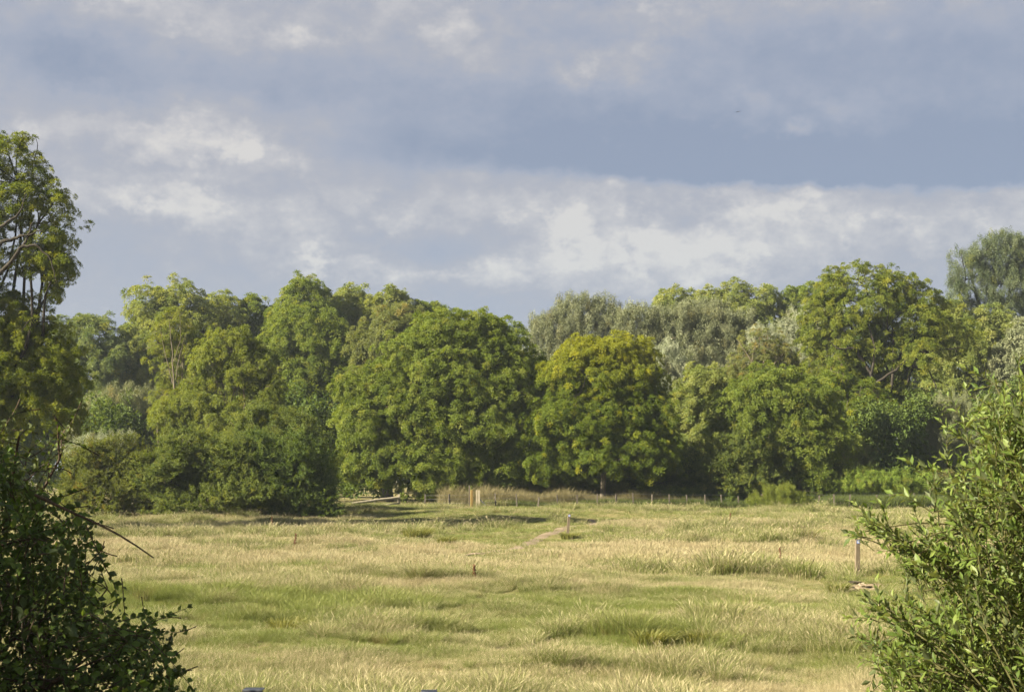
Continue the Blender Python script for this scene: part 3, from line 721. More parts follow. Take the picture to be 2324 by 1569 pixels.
# ---- wood closing the gaps far behind
for i, (x0, yt) in enumerate([(60, 880), (330, 850), (560, 820), (800, 800), (1010, 800), (1230, 860), (1440, 820), (1650, 800), (1890, 780), (2110, 800), (2320, 800)]):
    tree('distant_tree', ['dim distant tree behind the tall ash at the left edge', 'dim distant tree behind the half-bare spindly ash', 'dim distant tree behind the thin yellow-green ash', 'dim distant tree behind the brownish tan crown', 'dim distant tree behind the biggest round tree', 'dim distant tree below the two-humped silver willow', 'dim distant tree behind the yellow-topped tree', 'dim distant tree behind the billowing silver willow', 'dim distant tree behind the left half of the oak', 'dim distant tree behind the right half of the oak', 'dim distant tree below the tall poplar at the right edge'][i], 'tree', 236 + 6 * (i % 3),
         [(x0, yt, 80, 60), (x0 - 60, yt + 60, 80, 70), (x0 + 60, yt + 60, 80, 70), (x0, yt + 140, 120, 80)], 'ashfar', n=190, per=22, cr=2.0, ll=.9, lw=.5, hole=0, twigs=10, group='dim trees at the back of the wood')

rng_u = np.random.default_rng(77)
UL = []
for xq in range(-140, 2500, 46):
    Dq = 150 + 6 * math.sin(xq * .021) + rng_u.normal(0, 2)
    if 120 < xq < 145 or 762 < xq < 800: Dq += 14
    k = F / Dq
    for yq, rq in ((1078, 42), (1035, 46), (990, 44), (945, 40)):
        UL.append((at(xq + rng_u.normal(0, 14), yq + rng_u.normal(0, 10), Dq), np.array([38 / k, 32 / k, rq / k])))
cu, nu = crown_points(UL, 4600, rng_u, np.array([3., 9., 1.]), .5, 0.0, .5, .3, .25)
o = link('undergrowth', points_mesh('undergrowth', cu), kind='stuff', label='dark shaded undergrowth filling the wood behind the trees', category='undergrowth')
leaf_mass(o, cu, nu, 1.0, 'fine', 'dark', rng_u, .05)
print('TRIS trees', TRI[0])

# ------------------------------------------------------------------ grass (stuff)
PROTO = []      # tuft prototypes, not linked to the scene


def tuft(name, nb, h0, h1, rad, wid, spread, seeds=0.0, wind=.12, rng=RNG):
    V, Fq, Ft, rn, hh = [], [], [], [], []
    for k in range(nb):
        a = rng.uniform(0, 2 * math.pi); r_ = rad * math.sqrt(rng.random())
        b = np.array([math.cos(a) * r_, math.sin(a) * r_, -.03])
        h = rng.uniform(h0, h1)
        out = np.array([math.cos(a), math.sin(a), 0]) * spread * rng.uniform(.2, 1.2) + rng.normal(0, .26, 3) * [1, 1, 0] + np.array([wind, 0, 0])
        f = rng.uniform(0, math.pi); s_ = np.array([math.cos(f), math.sin(f), 0]) * wid * rng.uniform(.6, 1.3) * .5
        m_ = b + np.array([0, 0, h * .55]) + out * h * .35
        e = b + np.array([0, 0, h * rng.uniform(.85, 1.0)]) + out * h * rng.uniform(.8, 1.2)
        i = len(V); V += [b - s_, b + s_, m_ + s_ * .8, m_ - s_ * .8, e]
        Fq.append((i, i + 1, i + 2, i + 3)); Ft.append((i + 3, i + 2, i + 4)); q = rng.random(); rn += [q]
        if rng.random() < seeds:
            i = len(V); d = e - m_; d /= np.linalg.norm(d)
            w2 = s_ * 1.7
            V += [e - d * h * .22, e - d * h * .08 + w2, e + d * h * .06, e - d * h * .08 - w2]
            Fq.append((i, i + 1, i + 2, i + 3)); rn += [min(1, q * .3 + .8)]
    # rn follows: quads first then tris
    rq = []; rt = []
    j = 0; nF = 0
    rn = np.array(rn)
    Fq = np.array(Fq); Ft = np.array(Ft)
    rt = RNG.random(len(Ft))
    me = mesh_np(name, np.array(V), [Fq, Ft], {'rnd': np.concatenate([rn, rt * 0 + rn[:len(Ft)]])})
    me.materials.append(GRASS)
    o = bpy.data.objects.new(name, me); PROTO.append(o)
    return o


GRASS, T = mat('meadow_grass')
dry = T.n('ShaderNodeAttribute', attribute_name='dry', attribute_type='INSTANCER').outputs['Fac']
var = T.n('ShaderNodeAttribute', attribute_name='var', attribute_type='INSTANCER').outputs['Fac']
rnd = T.n('ShaderNodeAttribute', attribute_name='rnd').outputs['Fac']
gcol = T.ramp(T.m('MULTIPLY_ADD', rnd, .6, T.m('MULTIPLY', var, .4)), [(0, (.085, .115, .022)), (.5, (.155, .190, .040)), (1, (.24, .265, .070))])
scol = T.ramp(T.m('MULTIPLY_ADD', rnd, .6, T.m('MULTIPLY', var, .4)), [(0, (.20, .165, .080)), (.45, (.335, .285, .150)), (1, (.48, .43, .26))])
fd = T.smooth(T.m('ADD', dry, T.m('MULTIPLY_ADD', rnd, .9, -.45)), .35, .65)
c = T.mix(fd, gcol, scol)
c = T.mix(T.smooth(var, .90, .96, 0, .55), c, (.17, .115, .050))
p_ = T.n('ShaderNodeBsdfPrincipled', ins={'Base Color': c, 'Roughness': .6, 'Specular IOR Level': .25})
tr = T.n('ShaderNodeBsdfTranslucent', ins={0: c})
mx = T.n('ShaderNodeMixShader', ins={0: .32, 1: p_.outputs[0], 2: tr.outputs[0]})
T.n('ShaderNodeOutputMaterial', ins={0: mx.outputs[0]})
#            near set (0-7)
for i in range(3): tuft('tuft_%02d_dry' % i, 150, .08, .34, .30, .0036, .50, .22)
for i in range(3, 5): tuft('tuft_%02d_green' % i, 160, .08, .28, .26, .0044, .70, .03)
tuft('tuft_05_turf', 140, .05, .13, .34, .006, .6)
for i in range(6, 8): tuft('tuft_%02d_rush' % i, 200, .26, .52, .15, .0050, .75, .25, .12)
#            far set (8-15)
for i in range(8, 11): tuft('tuft_%02d_dry' % i, 110, .08, .34, .42, .0085, .50, .25)
for i in range(11, 13): tuft('tuft_%02d_green' % i, 110, .07, .26, .38, .010, .75)
tuft('tuft_13_turf', 100, .05, .13, .45, .012, .6)
for i in range(14, 16): tuft('tuft_%02d_rush' % i, 120, .25, .50, .24, .010, .65, .2, .12)


TALLS = []
TALL, T = mat('seeding_grass')
r_ = T.n('ShaderNodeAttribute', attribute_name='rnd').outputs['Fac']; d_ = T.n('ShaderNodeAttribute', attribute_name='dry', attribute_type='INSTANCER').outputs['Fac']
c = T.mix(d_, T.ramp(r_, [(0, (.075, .080, .028)), (.5, (.135, .125, .050)), (1, (.21, .185, .085))]), T.ramp(r_, [(0, (.15, .150, .055)), (.5, (.25, .225, .10)), (1, (.36, .32, .165))]))
p_ = T.n('ShaderNodeBsdfPrincipled', ins={'Base Color': c, 'Roughness': .6, 'Specular IOR Level': .2}); tr = T.n('ShaderNodeBsdfTranslucent', ins={0: c})
T.n('ShaderNodeOutputMaterial', ins={0: T.n('ShaderNodeMixShader', ins={0: .35, 1: p_.outputs[0], 2: tr.outputs[0]}).outputs[0]})
for i in range(3):
    o_ = tuft('tuft_8%d_tall' % i, 60, .7, 1.9, .22, .010, .22, .8, .30); PROTO.remove(o_); TALLS.append(o_)
    o_.data.materials.clear(); o_.data.materials.append(TALL)
REEDS = []
REED = leaf_mat('reed', (.042, .060, .014), (.078, .105, .026), (.130, .160, .045), trans=.25)  # green darkened: the shade over the ditch is put into the blade colour
for i in range(2):
    o_ = tuft('tuft_9%d_reed' % i, 90, .45, .80, .30, .012, .30, 0, .16); PROTO.remove(o_); REEDS.append(o_)
    o_.data.materials.clear(); o_.data.materials.append(REED)
    a_ = o_.data.attributes['rnd']; q_ = np.zeros(len(a_.data), dtype=np.float32); a_.data.foreach_get('value', q_)
    b_ = o_.data.attributes.new('tint', 'FLOAT', 'FACE'); b_.data.foreach_set('value', q_)


def vfbm(x, y, sx, sy, seed, octv=4):
    """cheap vectorised value noise, about -1..1"""
    out = np.zeros_like(x); amp = 1.0; tot = 0
    r = np.random.default_rng(seed)
    for o_ in range(octv):
        tbl = r.random((256, 256))
        fx = x * sx * 2 ** o_ + 1000; fy = y * sy * 2 ** o_ + 1000
        ix = np.floor(fx).astype(int); iy = np.floor(fy).astype(int); tx = fx - ix; ty = fy - iy
        tx = tx * tx * (3 - 2 * tx); ty = ty * ty * (3 - 2 * ty)
        g_ = lambda a, b: tbl[a % 256, b % 256]
        vv = (g_(ix, iy) * (1 - tx) + g_(ix + 1, iy) * tx) * (1 - ty) + (g_(ix, iy + 1) * (1 - tx) + g_(ix + 1, iy + 1) * tx) * ty
        out += (vv * 2 - 1) * amp; tot += amp; amp *= .55
    return out / tot


def seg_dist(x, y, pts):
    d = np.full(x.shape, 1e9)
    for a, b in zip(pts[:-1], pts[1:]):
        ab = b - a; t = np.clip(((x - a[0]) * ab[0] + (y - a[1]) * ab[1]) / (ab @ ab), 0, 1)
        d = np.minimum(d, np.hypot(x - a[0] - ab[0] * t, y - a[1] - ab[1] * t))
    return d


def dryness(x, y):
    lnY = np.log(np.maximum(y, 5))
    yk = [15, 21, 23.5, 26.5, 29, 33, 37, 40, 43, 47, 52, 57, 64, 70, 76, 84, 92, 100, 108, 116, 125, 140, 260]
    dv_ = [.30, .30, .56, .42, .16, .10, .12, .22, .66, .42, .50, .72, .72, .62, .42, .46, .48, .38, .30, .28, .28, .6, .7]
    yw = y + 2.2 * vfbm(x, y, .06, .03, 41, 3) * (y / 45)
    base = np.interp(yw, yk, dv_)
    base += .40 * vfbm(x, y, .09, .16, 42, 4) + .46 * vfbm(x, y, .40, .55, 43, 3)
    return base


def ell(x, y, pa, ra, rb): return np.sqrt(((x - pa[0]) / ra) ** 2 + ((y - pa[1]) / rb) ** 2)


GREENPATCH = [(ground_at(1946, 1322), 2.2, 4.0), (ground_at(1965, 1352), 3.0, 6.5), (ground_at(1130, 1222), 6.5, 9.0), (ground_at(1010, 1186), 9, 9), (ground_at(1400, 1180), 12, 9), (ground_at(2010, 1330), 3.2, 3.0), (ground_at(1330, 1200), 4, 5)]


def field_points(n, y0, y1, half):
    y = np.sqrt(RNG.uniform(y0 ** 2, y1 ** 2, n)); x = RNG.uniform(-1, 1, n) * (y * half + 1.5)
    return x, y


PX, PY, IDX, DRY, SCL = [], [], [], [], []
for (n, y0, y1, near) in ((54000, 14, 48, 1), (42000, 48, 131, 0)):
    x, y = field_points(n, y0, y1, .385)
    dr = dryness(x, y)
    turf = np.zeros(n)
    for (p, ra, rb) in GREENPATCH: turf = np.maximum(turf, 1 - sstep(ell(x, y, p, ra, rb) + .35 * vfbm(x, y, .4, .4, 50, 3), .7, 1.1))
    turf = np.maximum(turf, (1 - sstep(np.minimum(seg_dist(x, y, PATH1), seg_dist(x, y + 1.2, PATH1)), 1.0, 2.6)))
    dp = np.minimum(seg_dist(x, y, PATH1), np.minimum(seg_dist(x, y, PATH2), np.hypot(x - PATCH[0], (y - PATCH[1]) * .8) - .25))
    rushn = vfbm(x, y, .16, .2, 60, 3)
    idx = np.where(dr > .5, RNG.integers(0, 3, n), RNG.integers(3, 5, n))
    mid = (dr > .36) & (dr < .62); idx = np.where(mid, RNG.integers(0, 5, n), idx)
    isrush = (rushn > .14) & (RNG.random(n) < .42) & (dr < .60); idx = np.where(isrush, RNG.integers(6, 8, n), idx)
    isturf = RNG.random(n) < turf * .96; idx = np.where(isturf, 5, idx)
    sc0 = RNG.uniform(.65, 1.15, n) * (1 + .25 * vfbm(x, y, .1, .15, 61, 2) + .65 * vfbm(x, y, .65, .65, 62, 2)) * (.78 if near else 1)
    big = isrush; sc0 = np.where(big, sc0 * RNG.uniform(1.0, 1.4, n), sc0)
    dd_ = np.where(isturf, np.minimum(dr * .55, .42), np.where(isrush, np.minimum(dr, .22), dr)) + RNG.normal(0, .07, n)
    keep = (dp > .46)
    if near: keep &= ~((y < 21) & (RNG.random(n) < .3))
    PX.append(x[keep]); PY.append(y[keep]); IDX.append((idx + (0 if near else 8))[keep]); DRY.append(dd_[keep]); SCL.append(sc0[keep])
x = np.concatenate(PX); y = np.concatenate(PY)


def gn_scatter(name, x, y, idx, dr, scl, coll, label, cat):
    n = len(x)
    o = link(name, points_mesh(name, np.stack([x, y, gz(x, y)], -1)), kind='stuff', label=label, category=cat)
    z0 = np.zeros(n)
    return instance_on(o, coll, {'idx': ('INT', idx), 'rot': ('FLOAT_VECTOR', np.stack([z0, z0, RNG.uniform(-2.2, 2.2, n)], -1)), 'scl': ('FLOAT', scl), 'dry': ('FLOAT', dr), 'var': ('FLOAT', RNG.random(n)), 'itint': ('FLOAT', z0)})


gn_scatter('meadow_grass', x, y, np.concatenate(IDX), np.concatenate(DRY), np.concatenate(SCL), PROTO, 'straw and green meadow grass covering the whole field', 'grass')
# tall pale grass along the fence and reeds in the ditch at right, their shade coloured in
n = 3200
xa = RNG.uniform(at(1000, 1100, 126)[0], at(1600, 1100, 126)[0], n); ya = RNG.uniform(125.2, 128.5, n)
t_ = (xa - xa.min()) / (xa.max() - xa.min())
gn_scatter('tall_grass', xa, ya, RNG.integers(0, 3, n), .9 - t_, RNG.uniform(.35, 1.05, n) * (1 + .5 * vfbm(xa, ya, .5, .5, 71, 2)) * (1 - .30 * t_), TALLS, 'tall pale seeding grass leaning along the fence', 'grass')
n = 3600
xa = RNG.uniform(at(1860, 1100, 127)[0], at(2330, 1100, 127)[0], n); ya = RNG.uniform(123.5, 138, n)
gn_scatter('reeds', xa, ya, RNG.integers(0, 2, n), np.zeros(n), RNG.uniform(1.1, 1.9, n), REEDS, 'reeds filling the ditch at right, shade put into their dark green', 'reeds')
n = 2600
xa = RNG.uniform(at(1090, 1100, 124)[0], at(1900, 1100, 124)[0], n); ya = RNG.uniform(123.8, 126.2, n)
gn_scatter('ditch_growth', xa, ya, RNG.integers(0, 2, n), np.zeros(n), RNG.uniform(.5, 1.15, n) * (1 + .4 * vfbm(xa, ya, .4, .4, 72, 2)), REEDS, 'rank growth in the ditch along the fence foot, shade put into its dark green', 'grass')  # same darkened blades stand in for the shaded ditch strip
n = 1500
xa = RNG.uniform(at(770, 1100, 122)[0], at(1010, 1100, 122)[0], n); ya = RNG.uniform(118, 128, n)
gn_scatter('tall_grass', xa, ya, RNG.integers(11, 13, n), .28 + RNG.normal(0, .1, n), RNG.uniform(1.4, 2.6, n), PROTO, 'rank green grass and nettles left of the gate posts', 'grass')


# ------------------------------------------------------------------ fences, posts and small things
def box(V, Fq, cx, cy, z0, z1, wx, wy, chamfer=0.0, lean=(0, 0), taper=1.0):
    """upright post with a chamfered, slightly worn top"""
    i = len(V)
    for z, k in ((z0, 1.0), (z1 - chamfer, taper), (z1, taper * (1 - 1.2 * chamfer / max(wx, 1e-6)) if chamfer else taper)):
        ox, oy = lean[0] * (z - z0), lean[1] * (z - z0)
        for sx, sy in ((-1, -1), (1, -1), (1, 1), (-1, 1)): V.append((cx + ox + sx * wx / 2 * k, cy + oy + sy * wy / 2 * k, z))
    for l in (0, 4):
        for q in range(4): Fq.append((i + l + q, i + l + (q + 1) % 4, i + l + 4 + (q + 1) % 4, i + l + 4 + q))
    Fq.append((i + 8, i + 9, i + 10, i + 11))


def post_mesh(name, w, h, chamfer=.015, lean=(0, 0), d=None):
    V, Fq = [], []
    box(V, Fq, 0, 0, -.3, h, w, d or w, chamfer, lean)
    return mesh_np(name, V, [Fq])


WOOD_GREY = wood_mat('weathered_wood', (.10, .088, .065), (.23, .20, .15), 9.0)
WOOD_PALE = wood_mat('pale_wood', (.22, .19, .13), (.40, .36, .26), 9.0)
WOOD_SHADE_TONE = wood_mat('grey_wood_shade_tone', (.055, .048, .036), (.135, .118, .088), 9.0)  # fence wood darkened; the shade on the posts sits in the colour
WOOD_YEL = wood_mat('new_yellow_wood', (.20, .135, .04), (.33, .235, .085), 9.0)
WOOD_DARK = wood_mat('old_dark_wood', (.045, .045, .05), (.17, .17, .19), 14.0, stretch=(1, 1, .1), bump=1.0)
WIRE = plain_mat('galvanised_wire', (.25, .25, .25), .45, .8)
BLUE = plain_mat('waymark_blue', (.05, .14, .48), .4, var=.06)
WHITE = plain_mat('waymark_white', (.75, .76, .78), .5, var=.05)
SLATE = plain_mat('grey_metal_cap', (.19, .20, .21), .6, .0, 20)

# wire fence along the far side of the field
FP = [(964, 124.5), (1019, 123.8), (1125, 122.6), (1173, 122.9), (1219, 123.2), (1265, 123.4), (1310, 123.5), (1354, 123.6), (1397, 123.6), (1437, 123.7), (1478, 123.7), (1519, 123.8),
      (1559, 123.9), (1599, 124.0), (1638, 124.2), (1676, 124.4), (1822, 123), (1857, 123), (1891, 123), (1924, 123.3), (1990, 125), (2020, 126), (2050, 127), (2076, 128), (2102, 129), (2140, 130)]
pts = [np.array([at(xq, 1100, Dq)[0], Dq]) for xq, Dq in FP]
fz = [float(gz(*p)) for p in pts]
fo = np.array([pts[0][0], pts[0][1], fz[0]])
fence = thing('wire_fence', 'grey wooden posts strung with wire along the far side of the field', 'fence', tuple(fo))
pm = [post_mesh('post', .13, 1.28, .012, ln) for ln in ((0, 0), (.02, 0), (-.03, .01))]
for m_ in pm: m_.materials.append(WOOD_SHADE_TONE)
for i, (p, z) in enumerate(zip(pts, fz)):
    o = link('post', pm[i % 3], fence); o.location = np.array([p[0], p[1], z + RNG.uniform(-.08, .05)]) - fo
    o.rotation_euler = (RNG.normal(0, .04), RNG.normal(0, .05), RNG.uniform(-.4, .4)); o.scale = (RNG.uniform(.75, 1.1),) * 2 + (RNG.uniform(.9, 1.06),)
for hgt in (1.18, .85, .5):
    for a0, a1 in ((0, 16), (16, len(pts))):
        tb = Tubes()
        tb.add(np.array([[pts[i][0], pts[i][1] - .075, fz[i] + hgt] for i in range(a0, a1)]) - fo, .006, 4)
        link('wire', tb.mesh('wire'), fence, WIRE)
# gate gap posts
g = ground_at(1085, 1160); Yg = 121.8


def lone_post(name, label, xd, Y, w, h, m, lean=(0, 0)):
    x = at(xd, 1100, Y)[0]; z = float(gz(x, Y))
    o = link(name, post_mesh(name, w, h, .015, lean), mat=m, loc=(x, Y, z), label=label, category='post')
    o.rotation_euler = (0, 0, .25)
    return o


lone_post('tall_pole', 'thin tall pole beside the yellow gate post', 1065, 122.2, .09, 2.05, WOOD_GREY)
lone_post('gate_post', 'yellow new-wood gate post at the gap in the fence', 1070.5, 121.9, .18, 1.6, WOOD_YEL)
x = at(1085, 1100, 121.8)[0]; z = float(gz(x, 121.8))
t = thing('strainer_post', 'pale thick fence end post with diagonal brace', 'post', (x, 121.8, z))
me = post_mesh('post', .17, 1.55, .015); o = link('post', me, t, WOOD_PALE); o.location = (.06, 0, 0)
me = post_mesh('post', .12, 1.58, .015); o = link('post', me, t, WOOD_PALE); o.location = (-.14, .05, 0)
tb = Tubes(); tb.add([(.14, 0, .78), (.5, 0, .42), (.95, .02, -.05)], .055, 6); link('brace', tb.mesh('brace'), t, WOOD_DARK)
# low rail barrier at the left of the gap
b0, b1 = at(798, 1142, 119), at(905, 1128, 121)
t = thing('rail_barrier', 'weathered sloping wooden rail on a short post left of the gap', 'barrier', (b1[0], b1[1], float(gz(b1[0], b1[1]))))
ob = np.array(t.location)
V, Fq = [], []; box(V, Fq, 0, 0, -.3, b1[2] - ob[2] + .28, .2, .2, .02); link('post', mesh_np('post', V, [Fq]), t, WOOD_PALE)
tb = Tubes(); tb.add([b0 - ob + [0, -.16, 0], (b0 + b1) / 2 - ob + [0, -.16, .03], b1 - ob + [0, -.16, 0]], [.11, .115, .11], 8); link('rail', tb.mesh('rail'), t, WOOD_PALE)
c0, c1 = at(860, 1146, 120.4), at(904, 1141, 121)
tb = Tubes(); tb.add([c0 - ob + [0, -.15, 0], c1 - ob + [0, -.15, 0]], .08, 8); link('rail', tb.mesh('rail'), t, WOOD_PALE)
xm = at(850, 1141, 120)
V, Fq = [], []; box(V, Fq, xm[0] - ob[0], xm[1] - ob[1], -.3, at(850, 1135, 120)[2] - ob[2], .12, .12, .01); link('post', mesh_np('post', V, [Fq]), t, WOOD_GREY)


# waymark posts with round blue discs
def disc(name, r, n=24, th=.006):
    V = []; a = np.arange(n) / n * 2 * math.pi
    for yq in (0, -th):
        for q in a: V.append((r * math.cos(q), yq, r * math.sin(q)))
    me = bpy.data.meshes.new(name)
    me.from_pydata(V, [], [tuple(range(n, 2 * n))] + [(q, (q + 1) % n, n + (q + 1) % n, n + q) for q in range(n)]); me.update()
    return me


def flat_shape(name, outline, y=-.009):
    n = len(outline); V = [(a, y, b) for a, b in outline] + [(a, y + .003, b) for a, b in outline]
    me = bpy.data.meshes.new(name)
    me.from_pydata(V, [], [tuple(range(n))] + [(q, (q + 1) % n, n + (q + 1) % n, n + q) for q in range(n)]); me.update()
    return me


def waymark(label, gp, h, w, lean, turn):
    t = thing('waymark_post', label, 'post', tuple(gp), 'waymark posts')
    t.rotation_euler = (0, 0, turn)
    link('post', post_mesh('post', w, h, .012, lean), t, wood_mat('post_wood', (.10, .08, .05), (.20, .165, .11), 12.0))
    dz = h - .095
    plate = link('plate', flat_shape('plate', [(-.052, -.055), (.052, -.055), (.052, .055), (-.052, .055)], -.006), t, BLUE)
    plate.location = (lean[0] * (dz + .3), -w / 2 - .002 + lean[1] * (dz + .3), dz)
    rg = []
    n = 20
    for q in range(n + 1): rg.append((.046 * math.cos(q / n * 2 * math.pi), .046 * math.sin(q / n * 2 * math.pi)))
    for q in range(n, -1, -1): rg.append((.037 * math.cos(q / n * 2 * math.pi), .037 * math.sin(q / n * 2 * math.pi)))
    V = [(a, -.010, b) for a, b in rg]; k = n + 1
    Fq = [(q, q + 1, 2 * k - 2 - q, 2 * k - 1 - q) for q in range(n)]
    link('ring', mesh_np('ring', V, [Fq]), plate, WHITE)
    link('arrow', flat_shape('arrow', [(0, .030), (.024, .004), (.013, .004), (.018, -.026), (.004, -.026), (0, -.006), (-.004, -.026), (-.018, -.026), (-.013, .004), (-.024, .004)], -.011), plate, WHITE)


waymark('leaning waymark post with blue plate beside the bare earth path', ground_at(1286, 1217), 1.25, .145, (.09, 0), .10)
waymark('upright waymark post with blue plate in front of the near bush', ground_at(1944, 1309), 1.30, .14, (.03, 0), .12)


def lump(name, rx, ry, rz, seed, n=14, m=9, amp=.28):
    V = []; 
    for i in range(m + 1):
        ph = math.pi * i / m
        for j in range(n):
            th = 2 * math.pi * j / n
            d = Vector((math.sin(ph) * math.cos(th), math.sin(ph) * math.sin(th), math.cos(ph)))
            k = 1 + amp * noise.fractal(d * 2.2 + Vector((seed, 0, 0)), 1, 2, 3)
            V.append((d.x * rx * k, d.y * ry * k, d.z * rz * k))
    Fq = [(i * n + j, i * n + (j + 1) % n, (i + 1) * n + (j + 1) % n, (i + 1) * n + j) for i in range(m) for j in range(n)]
    return mesh_np(name, V, [Fq])


gp = ground_at(1956, 1336)
link('earth_clod', lump('earth_clod', .19, .13, .13, 4.2, amp=.5), mat=wood_mat('pale_clay', (.17, .135, .085), (.30, .25, .17), 8, stretch=(1, 1, 1), bump=1), loc=tuple(gp + [0, 0, .05]), label='pale clod of dug clay at the foot of the upright waymark post', category='clod')
# scraped hollow behind it
a = np.linspace(0, 2 * math.pi, 22, endpoint=False); V = [(0, 0, -.0)]
for k, r_ in ((0, .45), (1, .8), (2, 1.0)):
    for q in a:
        rr = r_ * (1 + .2 * math.sin(3 * q + 1) + .12 * math.sin(5 * q)); V.append((.62 * rr * math.cos(q), .75 * rr * math.sin(q), (.0, .02, -.03)[k]))
Fq = [(1 + k * 22 + j, 1 + k * 22 + (j + 1) % 22, 1 + (k + 1) * 22 + (j + 1) % 22, 1 + (k + 1) * 22 + j) for k in range(2) for j in range(22)]
Ft = [(0, 1 + j, 1 + (j + 1) % 22) for j in range(22)]
V = np.array(V); V[:, 2] += gz(V[:, 0] + gp[0], V[:, 1] + gp[1]) - gp[2] + .035
link('bare_patch', mesh_np('bare_patch', V, [Fq, Ft], smooth=True), mat=SOIL, loc=tuple(gp), kind='structure')
gp2 = ground_at(1940, 1326)
V = np.array([(.20 * math.cos(q) * (1 + .15 * math.sin(3 * q)), .26 * math.sin(q), 0) for q in a])
V2 = V * .55 + [0, .02, -.10]; Vh = np.concatenate([V, V2, [[0, 0, -.12]]]); Vh[:, 2] += .10
link('burrow', mesh_np('burrow', Vh, [[(j, (j + 1) % 22, 22 + (j + 1) % 22, 22 + j) for j in range(22)], [(22 + j, 22 + (j + 1) % 22, 44) for j in range(22)]]), mat=plain_mat('painted_hole_shade', (.045, .035, .025), .95), loc=tuple(gp2), label='burrow mouth beside the pale clod, its shade painted as a dark dish', category='hole')  # raised dish coloured dark in place of the hole's own shade

# old sleeper half sunk in the grass
gl = ground_at(2038, 1404)
rg = np.random.default_rng(5); V, Fq = [], []; nseg = 26
for i in range(nseg + 1):
    xq = -.68 + 1.36 * i / nseg; tz_ = .20 + rg.uniform(-.035, .03)
    V += [(xq, -.14, -.2), (xq, -.14 + rg.normal(0, .01), tz_), (xq, .14, .19 + rg.uniform(-.03, .03)), (xq, .14, -.2)]
for i in range(nseg):
    for q in range(3): Fq.append((4 * i + q, 4 * i + 4 + q, 4 * i + 5 + q, 4 * i + 1 + q))
Fq += [(0, 1, 2, 3), (4 * nseg + 3, 4 * nseg + 2, 4 * nseg + 1, 4 * nseg)]
o = link('old_sleeper', mesh_np('old_sleeper', V, [Fq]), mat=WOOD_DARK, loc=tuple(gl), label='dark split timber half sunk in the grass below the upright waymark post', category='timber')
o.rotation_euler = (0, .02, -.12)

# two capped posts just peeping over the bottom edge
for (xd, yd, wd_, lab) in ((575, 1562, .20, 'grey metal-capped post top at the bottom edge near the dark bramble'), (973, 1566.5, .165, 'small grey metal-capped post top at the bottom edge left of centre')):
    p = at(xd, yd, 15.0); zg = float(gz(p[0], 15.0))
    t = thing('capped_post', lab, 'post', (p[0], 15.0, zg), 'capped posts at the bottom edge')
    hh_ = p[2] - zg
    link('post', post_mesh('post', wd_ * .82, hh_ - .012, 0), t, WOOD_DARK)
    V, Fq = [], []; box(V, Fq, 0, 0, hh_ - .011, hh_ + .004, wd_, wd_, .003)
    Fq.append((3, 2, 1, 0)); link('cap', mesh_np('cap', V, [Fq]), t, SLATE)

# brown dock stalks standing in the grass
DOCK = plain_mat('dock_seed', (.13, .055, .022), .8, var=.4)
for (xd, yd, h_, lab) in ((667, 1247, .75, 'brown dock stalk standing in pale grass left of the tussocks'), (1077, 1322, .55, 'short rust-brown dock stalk in pale grass near the middle'),
                          (617, 1205, .9, 'dark dock stalk in front of the darkest hawthorn'), (1772, 1282, .7, 'thin grey-brown dock stalk in straw grass left of the upright waymark post'),
                          (1655, 1192, .8, 'brown dock stalk near the far fence right of centre')):
    gp = ground_at(xd, yd); t = thing('dock_stalk', lab, 'plant', tuple(gp), 'dock stalks')
    tb = Tubes(); lean = RNG.normal(0, .08, 2); tip = np.array([lean[0] * h_, lean[1] * h_, h_])
    tb.add(bend([0, 0, -.05], tip, 5, .02), np.linspace(.012, .005, 5), 4); link('stem', tb.mesh('stem'), t, DOCK)
    n = 110; q = RNG.uniform(.4, 1.0, (n, 1)); b_ = tip * q + RNG.normal(0, .03, (n, 3)) * (1.25 - q); dq = nrm(RNG.normal(size=(n, 3)) + [0, 0, .8]); sq = nrm(np.cross(dq, RNG.normal(size=(n, 3))))
    V = np.stack([b_, b_ + dq * .03 + sq * .016, b_ + dq * .06, b_ + dq * .03 - sq * .016], 1)
    link('seed_head', mesh_np('seed_head', V.reshape(-1, 3), [np.arange(n * 4).reshape(n, 4)]), t, DOCK, kind='stuff')

